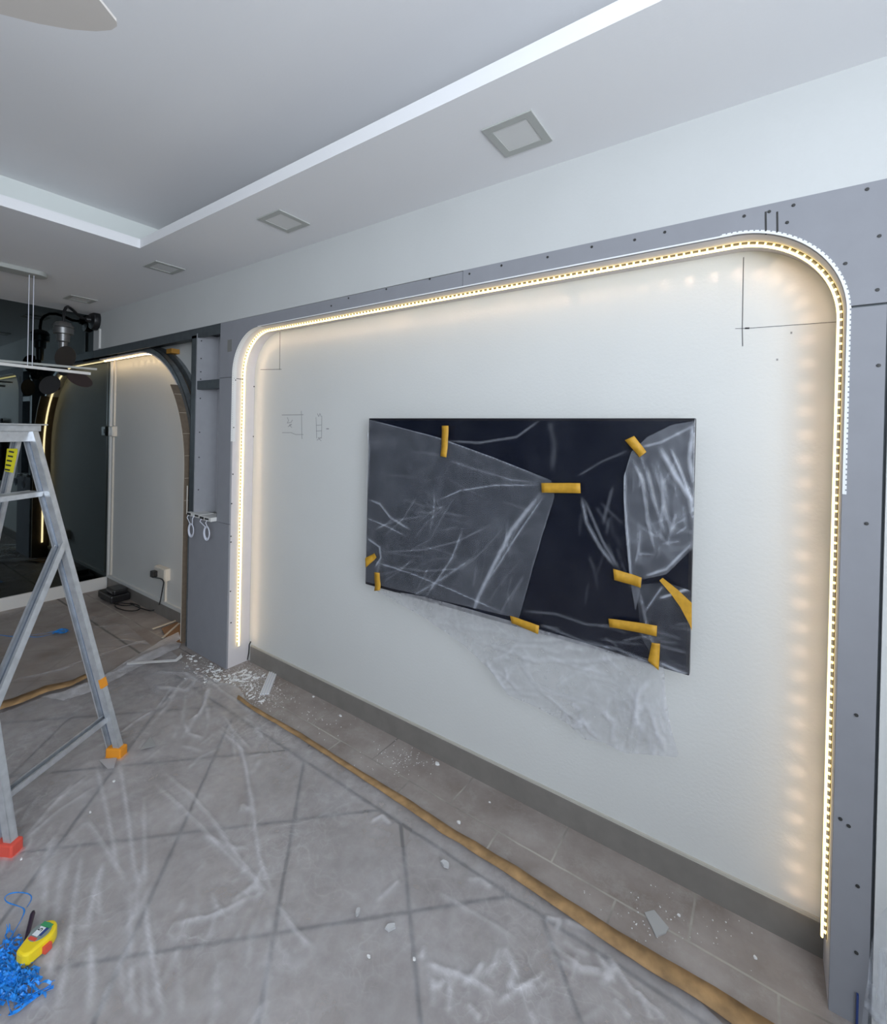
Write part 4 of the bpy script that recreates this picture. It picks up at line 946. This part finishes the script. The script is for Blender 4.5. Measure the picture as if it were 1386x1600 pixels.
# yellow sticker on the far rear leg bracket
g1 = T1+n_*0.05; sa = g1.lerp(G1, 0.02); sb = g1.lerp(G1, 0.16)
pl = [onz((0, 0))]*0
Ps = [(27, 701), (27, 706), (20, 739), (7, 736), (11, 701)]
depth = (g1-CAMP).dot(F_)-0.02
mb = MB().prism([CAMP+ray(p)*depth for p in Ps], F_*0.002); o = mb.build('warning_sticker', MT['sticker'], ld); o['label'] = 'yellow warning sticker with black lettering'
for i in range(5):
    y0 = 704+i*7; x0 = 22-i*1.6
    MB().prism([CAMP+ray(p)*(depth-0.001) for p in ((x0-8, y0), (x0, y0+1.5), (x0-0.5, y0+4), (x0-8.5, y0+2.5))], F_*0.0005).build('sticker_print', MT['screw'], o)

# ------------------------------------------------------------------ ceiling fittings
def downlight(cx, cy, label, half=0.086):
    t = thing('ceiling_downlight', (cx, cy, ZC), label, 'ceiling light', 'square downlights in the dropped ceiling')
    mb = MB(); o, i, z = half, half*0.70, ZC-0.005
    mb.box((cx-o, cy-o, z), (cx+o, cy-i, ZC)); mb.box((cx-o, cy+i, z), (cx+o, cy+o, ZC)); mb.box((cx-o, cy-i, z), (cx-i, cy+i, ZC)); mb.box((cx+i, cy-i, z), (cx+o, cy+i, ZC))
    mb.build('frame', MT['lampframe'], t); MB().box((cx-i, cy-i, ZC-0.003), (cx+i, cy+i, ZC)).build('diffuser', MT['lampface'], t)
downlight(-0.69, 1.373, 'unlit square downlight nearest the camera, above the television')
downlight(-1.89, 1.350, 'unlit square downlight in the ceiling, second from the camera')
downlight(-3.07, 1.345, 'unlit square downlight beyond the tray corner, third from the camera')
downlight(-4.42, 1.330, 'unlit square downlight farthest away, beside the mirror')

# ceiling fan: only one pale blade reaches the picture
cf = thing('ceiling_fan', (-1.62, 0.05, ZT), 'white ceiling fan with one blade tip at the top left corner', 'ceiling fan')
cf.location = (-1.72, -0.28, ZT)
MB().lathe([(0.06, 0), (0.065, -0.05), (0.02, -0.07), (0.016, -0.30), (0.10, -0.32), (0.13, -0.37), (0.12, -0.42), (0.03, -0.45)], (-1.72, -0.28, ZT)).build('motor', MT['fan'], cf, smooth=True)
bl = [(-60,8),(0,22),(60,37),(110,46),(150,49),(174,47),(183,41),(182,34),(155,0),(120,-42),(80,-80),(20,-110),(-70,-110)]
zb = 2.30
P = [onz(p, zb) for p in bl]
root = Vector((-1.72, -0.28, zb)); dirb = (P[6]-root); mid = (P[0]+P[-1])/2
poly = [(p.x, p.y, zb) for p in P] + [tuple(root+(mid-root).normalized()*0.10+Vector((0.03, -0.03, 0)))[:2]+(zb,), tuple(root+(mid-root).normalized()*0.10+Vector((-0.03, 0.03, 0)))[:2]+(zb,)]
b0 = MB().prism(poly, (0, 0, 0.006)).build('blade', MT['fan'], cf)
for a_ in (120, 240):
    o = b0.copy(); COL.objects.link(o); o.rotation_euler = (0, 0, R(a_))

# long pendant
pd = thing('linear_pendant', (-3.9, 0.8, ZC), 'thin white bar pendant hung on two wires from an oval ceiling plate', 'pendant light')
mb = MB(); pts = []
for i in range(32):
    a_ = 2*math.pi*i/32; yy = math.sin(a_)*0.065; xx = math.cos(a_)*0.065; pts.append((-3.91+xx*1.0, (0.93 if math.sin(a_) > 0 else 0.30)+yy, ZC))
mb.prism(pts, (0, 0, -0.028)).build('canopy', MT['lampframe'], pd, bevel=0.004)
for y in (0.902, 0.925): MB().tube([(-3.9, y, ZC-0.02), (-3.9, y, 1.872)], 0.0022, 6).build('wire', MT['cord'], pd)
MB().bar((-3.9, -0.35, 1.885), (-3.9, 1.238, 1.862), 0.022, 0.018).build('light_bar', MT['whiteplastic'], pd)
a = onx((151, 577), -3.93); b_ = onx((60, 569), -3.93)
dd = (a-b_).normalized(); MB().bar(b_-dd*0.9, a, 0.016, 0.014).build('light_bar', MT['lampframe'], pd)

# gooseneck wall fan near the mirror
wf = thing('wall_fan', (-4.90, YF, 2.43), 'black gooseneck fan with oval blades mounted beside the mirror', 'fan')
MB().lathe([(0.085, 0), (0.088, -0.02), (0.080, -0.045), (0.03, -0.055), (0.022, -0.085)], (-4.90, YF, 2.43), (0, 1, 0)).build('wall_plate', MT['blackm'], wf, smooth=True)
arm = [(-4.90, 1.55, 2.43), (-4.88, 1.47, 2.43), (-4.84, 1.42, 2.46), (-4.80, 1.38, 2.475), (-4.75, 1.345, 2.475), (-4.71, 1.32, 2.455), (-4.69, 1.305, 2.42), (-4.683, 1.30, 2.36), (-4.683, 1.30, 2.31)]
MB().tube(arm, 0.011, 10).build('arm', MT['blackm'], wf)
MB().lathe([(0.02, 0.10), (0.05, 0.09), (0.066, 0.07), (0.068, 0.055), (0.062, 0.05), (0.068, 0.045), (0.066, 0.0), (0.045, -0.005), (0.043, -0.06), (0.030, -0.07), (0.026, -0.17)], (-4.683, 1.30, 2.235)).build('motor', MT['greym'], wf, smooth=True)
hub = onx((99, 580), -4.62)
MB().tube([(-4.683, 1.30, 2.07), (-4.67, 1.29, 2.02), tuple(hub)], 0.014, 8).build('hub_arm', MT['blackm'], wf)
axf = (CAMP-hub).normalized(); axf = (axf+Vector((0.1, -0.1, -0.45))).normalized()
MB().lathe([(0.03, -0.02), (0.038, 0), (0.03, 0.025), (0.008, 0.035)], hub, axf).build('hub', MT['blackm'], wf)
for p, m_, rr in (((102, 561), MT['blackm'], 0.10), ((118, 596), MT['litblade'], 0.095), ((78, 601), MT['blackm'], 0.09)):
    c_ = CAMP+ray(p)*((hub-CAMP).dot(F_)); d = c_-hub; d = (d-axf*d.dot(axf)); L = max(d.length, 0.12); d.normalize(); sd = axf.cross(d); c_ = hub+d*L*1.0
    tw = (sd*0.95+axf*0.3).normalized(); pts = [c_+d*(math.cos(2*math.pi*i/28)*rr*0.95)+tw*(math.sin(2*math.pi*i/28)*rr*0.68) for i in range(28)]
    MB().prism(pts, axf*0.004).build('blade', m_, wf)
# trunking, plates and socket around the alcove
def wthing(name, a, b_, m, label, cat, bev=0.002):
    o = MB().box(a, b_).build(name, m, bevel=bev); recenter(o); return tag(o, label, cat)
q = ony((157, 530), YF)
wthing('cable_trunking', (q.x-0.012, YF-0.014, ZB+0.004), (q.x+0.012, YF, 2.35), MT['whiteplastic'], 'short white cable cover under the wall fan plate', 'cable cover')
wthing('cable_trunking', (-4.925, YW-0.015, 1.50), (-4.895, YW, 2.165), MT['cream'], 'vertical white cable cover above the small wall box by the mirror', 'cable cover')
wthing('cable_trunking', (-4.925, YW-0.015, 0.13), (-4.905, YW, 1.40), MT['cream'], 'vertical white cable cover below the small wall box by the mirror', 'cable cover')
sw = thing('switch_box', (-4.90, YW, 1.40), 'small white switch box on the wall next to the mirror', 'switch')
MB().box((-4.945, YW-0.035, 1.405), (-4.855, YW, 1.495)).build('box', MT['cream'], sw, bevel=0.003); MB().box((-4.94, YW-0.040, 1.41), (-4.86, YW-0.035, 1.49)).build('cover', MT['whiteplastic'], sw, bevel=0.002)
MB().box((-4.925, YW-0.043, 1.43), (-4.90, YW-0.040, 1.47)).build('rocker', MT['whiteplastic'], sw)
so_ = thing('wall_socket', (-3.86, YW, 0.30), 'white surface socket box low on the alcove wall', 'socket')
MB().box((-3.975, YW-0.04, 0.300), (-3.80, YW, 0.395)).build('box', MT['cream'], so_, bevel=0.003); MB().box((-3.97, YW-0.046, 0.305), (-3.805, YW-0.04, 0.39)).build('face_plate', MT['cream'], so_, bevel=0.002)
wthing('cable_trunking', (-3.87, YW-0.015, 0.125), (-3.85, YW, 0.298), MT['cream'], 'short cable cover dropping from the alcove socket', 'cable cover')
pg = thing('power_plug', (-3.93, YW-0.05, 0.33), 'black plug and lead in the low alcove socket', 'plug')
MB().box((-3.955, YW-0.085, 0.318), (-3.905, YW-0.047, 0.368)).build('plug_body', MT['black'], pg, bevel=0.006)
def px_path(pts, z): return [tuple(onz(p, z)) for p in pts]
lead = [(-3.93, YW-0.075, 0.32)] + [tuple(ony(p, YW-0.07)) for p in [(257,905),(254,920),(251,938)]]
lead += px_path([(247,949),(238,955),(228,953),(214,948),(204,944)], 0.018)+px_path([(202,942),(212,944),(220,948),(216,954),(200,955),(184,951),(178,946),(184,942),(198,943),(214,944)], 0.018)+px_path([(196,947),(180,944),(165,938),(156,934),(158,930)], 0.02)
def smoothp(pts, it=2):
    P = [Vector(p) for p in pts]
    for _ in range(it):
        Q = [P[0]]
        for a, b_ in zip(P, P[1:]): Q += [a.lerp(b_, .25), a.lerp(b_, .75)]
        Q.append(P[-1]); P = Q
    return P
MB().tube(smoothp(lead), 0.0045, 6).build('lead', MT['black'], pg)
ch = thing('battery_charger', onz((181, 932)), 'black tool battery charger on the floor beside the mirror', 'charger')
c_ = onz((178, 934), 0.02); c_.z = 0
MB().box((c_.x-0.15, c_.y-0.07, 0.012), (c_.x+0.13, c_.y+0.08, 0.075)).build('body', MT['black'], ch, bevel=0.012)
MB().box((c_.x-0.05, c_.y-0.045, 0.075), (c_.x+0.12, c_.y+0.06, 0.115)).build('battery', MT['black'], ch, bevel=0.01)
MB().box((c_.x-0.02, c_.y-0.047, 0.085), (c_.x+0.08, c_.y-0.045, 0.10)).build('battery_label', MT['greym'], ch)

# led drivers with coiled leads on the niche ledge
for j, (p0, p1, lab) in enumerate([((299,806),(321,812),'white led driver on the niche ledge, the left of two'), ((321,810),(341,820),'white led driver on the niche ledge, the right of two')]):
    a = ony(p0, YF-0.02); b_ = ony(p1, YF-0.02)
    z0 = 0.905 if j == 0 else 0.905; x0, x1 = (-3.20, -3.03) if j == 0 else (-3.005, -2.875)
    d_ = thing('led_driver', ((x0+x1)/2, YF, z0), lab, 'led driver', 'led drivers on the niche ledge')
    MB().box((x0, YF-0.022-0.015*j, z0), (x1, YF+0.07, z0+0.026)).build('case', MT['whiteplastic'], d_, bevel=0.002)
    MB().box((x0-0.001, YF-0.024-0.015*j, z0+0.006), (x0+0.045, YF-0.0215-0.015*j, z0+0.021)).build('slot', MT['screw'], d_); MB().box((x1-0.07, YF-0.024-0.015*j, z0+0.008), (x1-0.025, YF-0.0215-0.015*j, z0+0.019)).build('slot', MT['screw'], d_)
    cc = ony(((299, 828) if j == 0 else (327, 832)), YF-0.03)
    o = d_; yy = YF-0.03-0.015*j
    for xs in ((x0+0.02), (x0+0.09)): MB().tube([(xs, yy+0.01, z0+0.012), (xs-0.005, yy, z0-0.01), (cc.x+(xs-x0-0.05)*0.3, yy, cc.z+0.03)], 0.0028, 6).build('lead', MT['cord'], d_)
    for r_i in range(4):
        rad = 0.032+0.003*r_i; ph = r_i*0.7
        MB().tube([(cc.x+rad*math.cos(t2_)*0.85+0.004*r_i, yy-0.003*r_i, cc.z+rad*math.sin(t2_)*1.1) for t2_ in [ph+2*math.pi*i/20 for i in range(20)]], 0.0028, 6).build('coil', MT['cord'], d_)

# ------------------------------------------------------------------ bottom left: tape measure, raffia, marker
O = onz((58, 1492)); O.z = 0.016
tm = thing('tape_measure', O, 'yellow tape measure lying on blue raffia at the bottom left', 'tape measure')
ax1 = (onz((82,1468))-onz((34,1516))); ax1.z = 0; ax1.normalize(); ax2 = Vector((0, 0, 1)).cross(ax1)
# outline: teardrop, flat base at the lower left end
Lb = 0.082
out = []
for i in range(24):
    a_ = R(-95+190*i/23); out.append(O+ax1*(0.012+0.034*math.cos(a_))+ax2*(0.033*math.sin(a_)))
out += [O-ax1*0.044+ax2*0.016, O-ax1*0.048-ax2*0.012, O-ax1*0.040-ax2*0.026]
MB().prism([(p.x, p.y, 0.018) for p in out], (0, 0, 0.036)).build('case', MT['yellow'], tm, bevel=0.006)
MB().lathe([(0.026, 0.0), (0.026, 0.0012)], O+ax1*0.010+ax2*0.004+Vector((0, 0, 0.038)), (0, 0, 1), 28).build('face', MT['greyface'], tm)
fo = O+ax1*0.010+ax2*0.004
def opl(c, l1, l2, z0, z1, name, m, e1=ax1, e2=ax2): return obox(c, e1, e2, l1, l2, z0, z1, name, m, tm, 0)
opl(fo+ax1*0.018, 0.012, 0.034, 0.0552, 0.0560, 'green_band', MT['green']); opl(fo-ax1*0.020, 0.008, 0.026, 0.0552, 0.0560, 'red_band', MT['red'])
opl(fo+ax1*0.002-ax2*0.011, 0.022, 0.008, 0.0552, 0.0560, 'blue_band', MT['navy'])
lb_ = opl(fo-ax1*0.001+ax2*0.003, 0.024, 0.018, 0.0556, 0.0566, 'number_label', MT['label'])
cu = bpy.data.curves.new('digit', 'FONT'); cu.body = '5'; cu.size = 0.020; cu.extrude = 0.0003; cu.align_x = 'CENTER'; cu.align_y = 'CENTER'
to = bpy.data.objects.new('digit', cu); COL.objects.link(to)
dg = bpy.context.evaluated_depsgraph_get(); dme = bpy.data.meshes.new_from_object(to.evaluated_get(dg)); bpy.data.objects.remove(to)
dob = bpy.data.objects.new('digit', dme); dme.materials.append(MT['screw']); COL.objects.link(dob); dob.parent = tm
rotm = Matrix.Rotation(math.atan2(ax1.y, ax1.x)+R(-90+90), 4, 'Z'); pc = fo+ax2*0.003+ax1*0.003; pc.z = 0.0570
dob.matrix_local = Matrix.Translation(pc-tm.location) @ rotm
o = opl(O+ax1*0.0-ax2*0.036, 0.018, 0.012, 0.022, 0.040, 'lock_button', MT['red']); opl(O-ax1*0.050-ax2*0.022, 0.006, 0.014, 0.016, 0.030, 'hook', MT['greym'])
a = onz((38, 1480), 0.03); b_ = onz((51, 1428), 0.03)
mk_ = thing('marker_pen', (a.x, a.y, 0.016), 'dark purple marker pen pointing up from the tape measure', 'pen')
MB().tube([a, a.lerp(b_, .75), b_], [0.0045, 0.006, 0.0065], 10).build('barrel', MT['purple'], mk_); MB().tube([b_, b_+(b_-a).normalized()*0.008], [0.006, 0.004], 10).build('cap', MT['black'], mk_)
# raffia: tangled flat plastic ribbon
def raffia(name, clusters, label, seed, loops=()):
    rnd = random.Random(seed); mb = MB()
    for (cx_, cy_), rx, ry, n, w in clusters:
        for i in range(n):
            p = Vector((cx_+rnd.gauss(0, .45)*rx, cy_+rnd.gauss(0, .45)*ry)); d = rnd.uniform(0, 6.28); prev = None
            for s_ in range(9):
                q = onz(tuple(p), 0); z = 0.018+0.016*abs(noise.noise((p.x*0.1, p.y*0.1, i)))+rnd.uniform(0, .006)
                tdir = Vector((math.cos(d), math.sin(d), 0)); side = Vector((-tdir.y, tdir.x, rnd.uniform(-.8, .8))).normalized()
                A = Vector((q.x, q.y, z))+side*w; B_ = Vector((q.x, q.y, z))-side*w
                n0 = len(mb.v); mb.v += [tuple(A), tuple(B_)]
                if prev is not None: mb.f.append((prev, prev+1, n0+1, n0))
                prev = n0; d += rnd.gauss(0, .7); p = p+Vector((math.cos(d), math.sin(d)))*rnd.uniform(3, 7)
    for pts, w in loops:
        P = smoothp([tuple(onz(p, 0.02)) for p in pts]); prev = None
        for i, q in enumerate(P):
            t_ = (P[min(i+1, len(P)-1)]-P[max(i-1, 0)]).normalized(); sd = Vector((-t_.y, t_.x, 0.5*math.sin(i*0.4))).normalized(); ww = w*(0.7+0.5*noise.noise((i*0.2, 1, 1)))
            n0 = len(mb.v); mb.v += [tuple(q+sd*ww), tuple(q-sd*ww)]
            if prev is not None: mb.f.append((prev, prev+1, n0+1, n0))
            prev = n0
    o = mb.build(name, MT['blue'], fix=False); so = o.modifiers.new('thick', 'SOLIDIFY'); so.thickness = 0.0008; recenter(o); return tag(o, label, 'raffia')
raffia('raffia_bundle', [((8,1500), 24, 14, 22, .003), ((22,1545), 26, 18, 60, .0035), ((0,1560), 24, 22, 36, .0035), ((40,1550), 14, 12, 14, .003)], 'tangled bright blue raffia under the tape measure', 4,
       loops=[([(84,1542),(64,1552),(44,1565),(28,1580),(14,1584)], .006), ([(84,1540),(60,1549),(40,1560),(22,1575)], .005), ([(80,1538),(50,1556),(26,1572)], .004)])
raffia('raffia_loop', [], 'thin blue raffia loop trailing above the tape measure', 5,
       loops=[([(18,1490),(14,1470),(22,1455),(34,1436),(40,1420),(28,1415),(10,1410),(6,1402),(16,1395),(34,1394),(48,1397),(50,1405),(42,1417)], .0022)])
raffia('raffia_scrap', [], 'blue raffia scrap lying on the far floor behind the ladder', 6,
       loops=[([(0,992),(20,995),(50,992),(70,990),(85,986),(100,984),(110,987)], .004), ([(82,990),(95,982),(108,984),(98,990),(84,987),(100,988)], .010), ([(40,994),(60,996),(84,990)], .003)])

# two small pencilled scribbles on the floor sheet
for pts, lab in (([(113,1458),(116,1456),(117,1460),(119,1457),(122,1459)], 'tiny pencil scribble on the sheet right of the marker pen'), ([(106,1500),(109,1497),(108,1501),(112,1497),(113,1500),(118,1498)], 'tiny pencil scribble on the sheet right of the tape measure')):
    mb = MB(); P = [onz(p, 0.0175) for p in pts]
    for a, b_ in zip(P, P[1:]): mb.bar(a, b_, 0.0014, 0.0006)
    o = mb.build('pencil_scribble', MT['pencil'], fix=False); recenter(o); tag(o, lab, 'pencil mark')
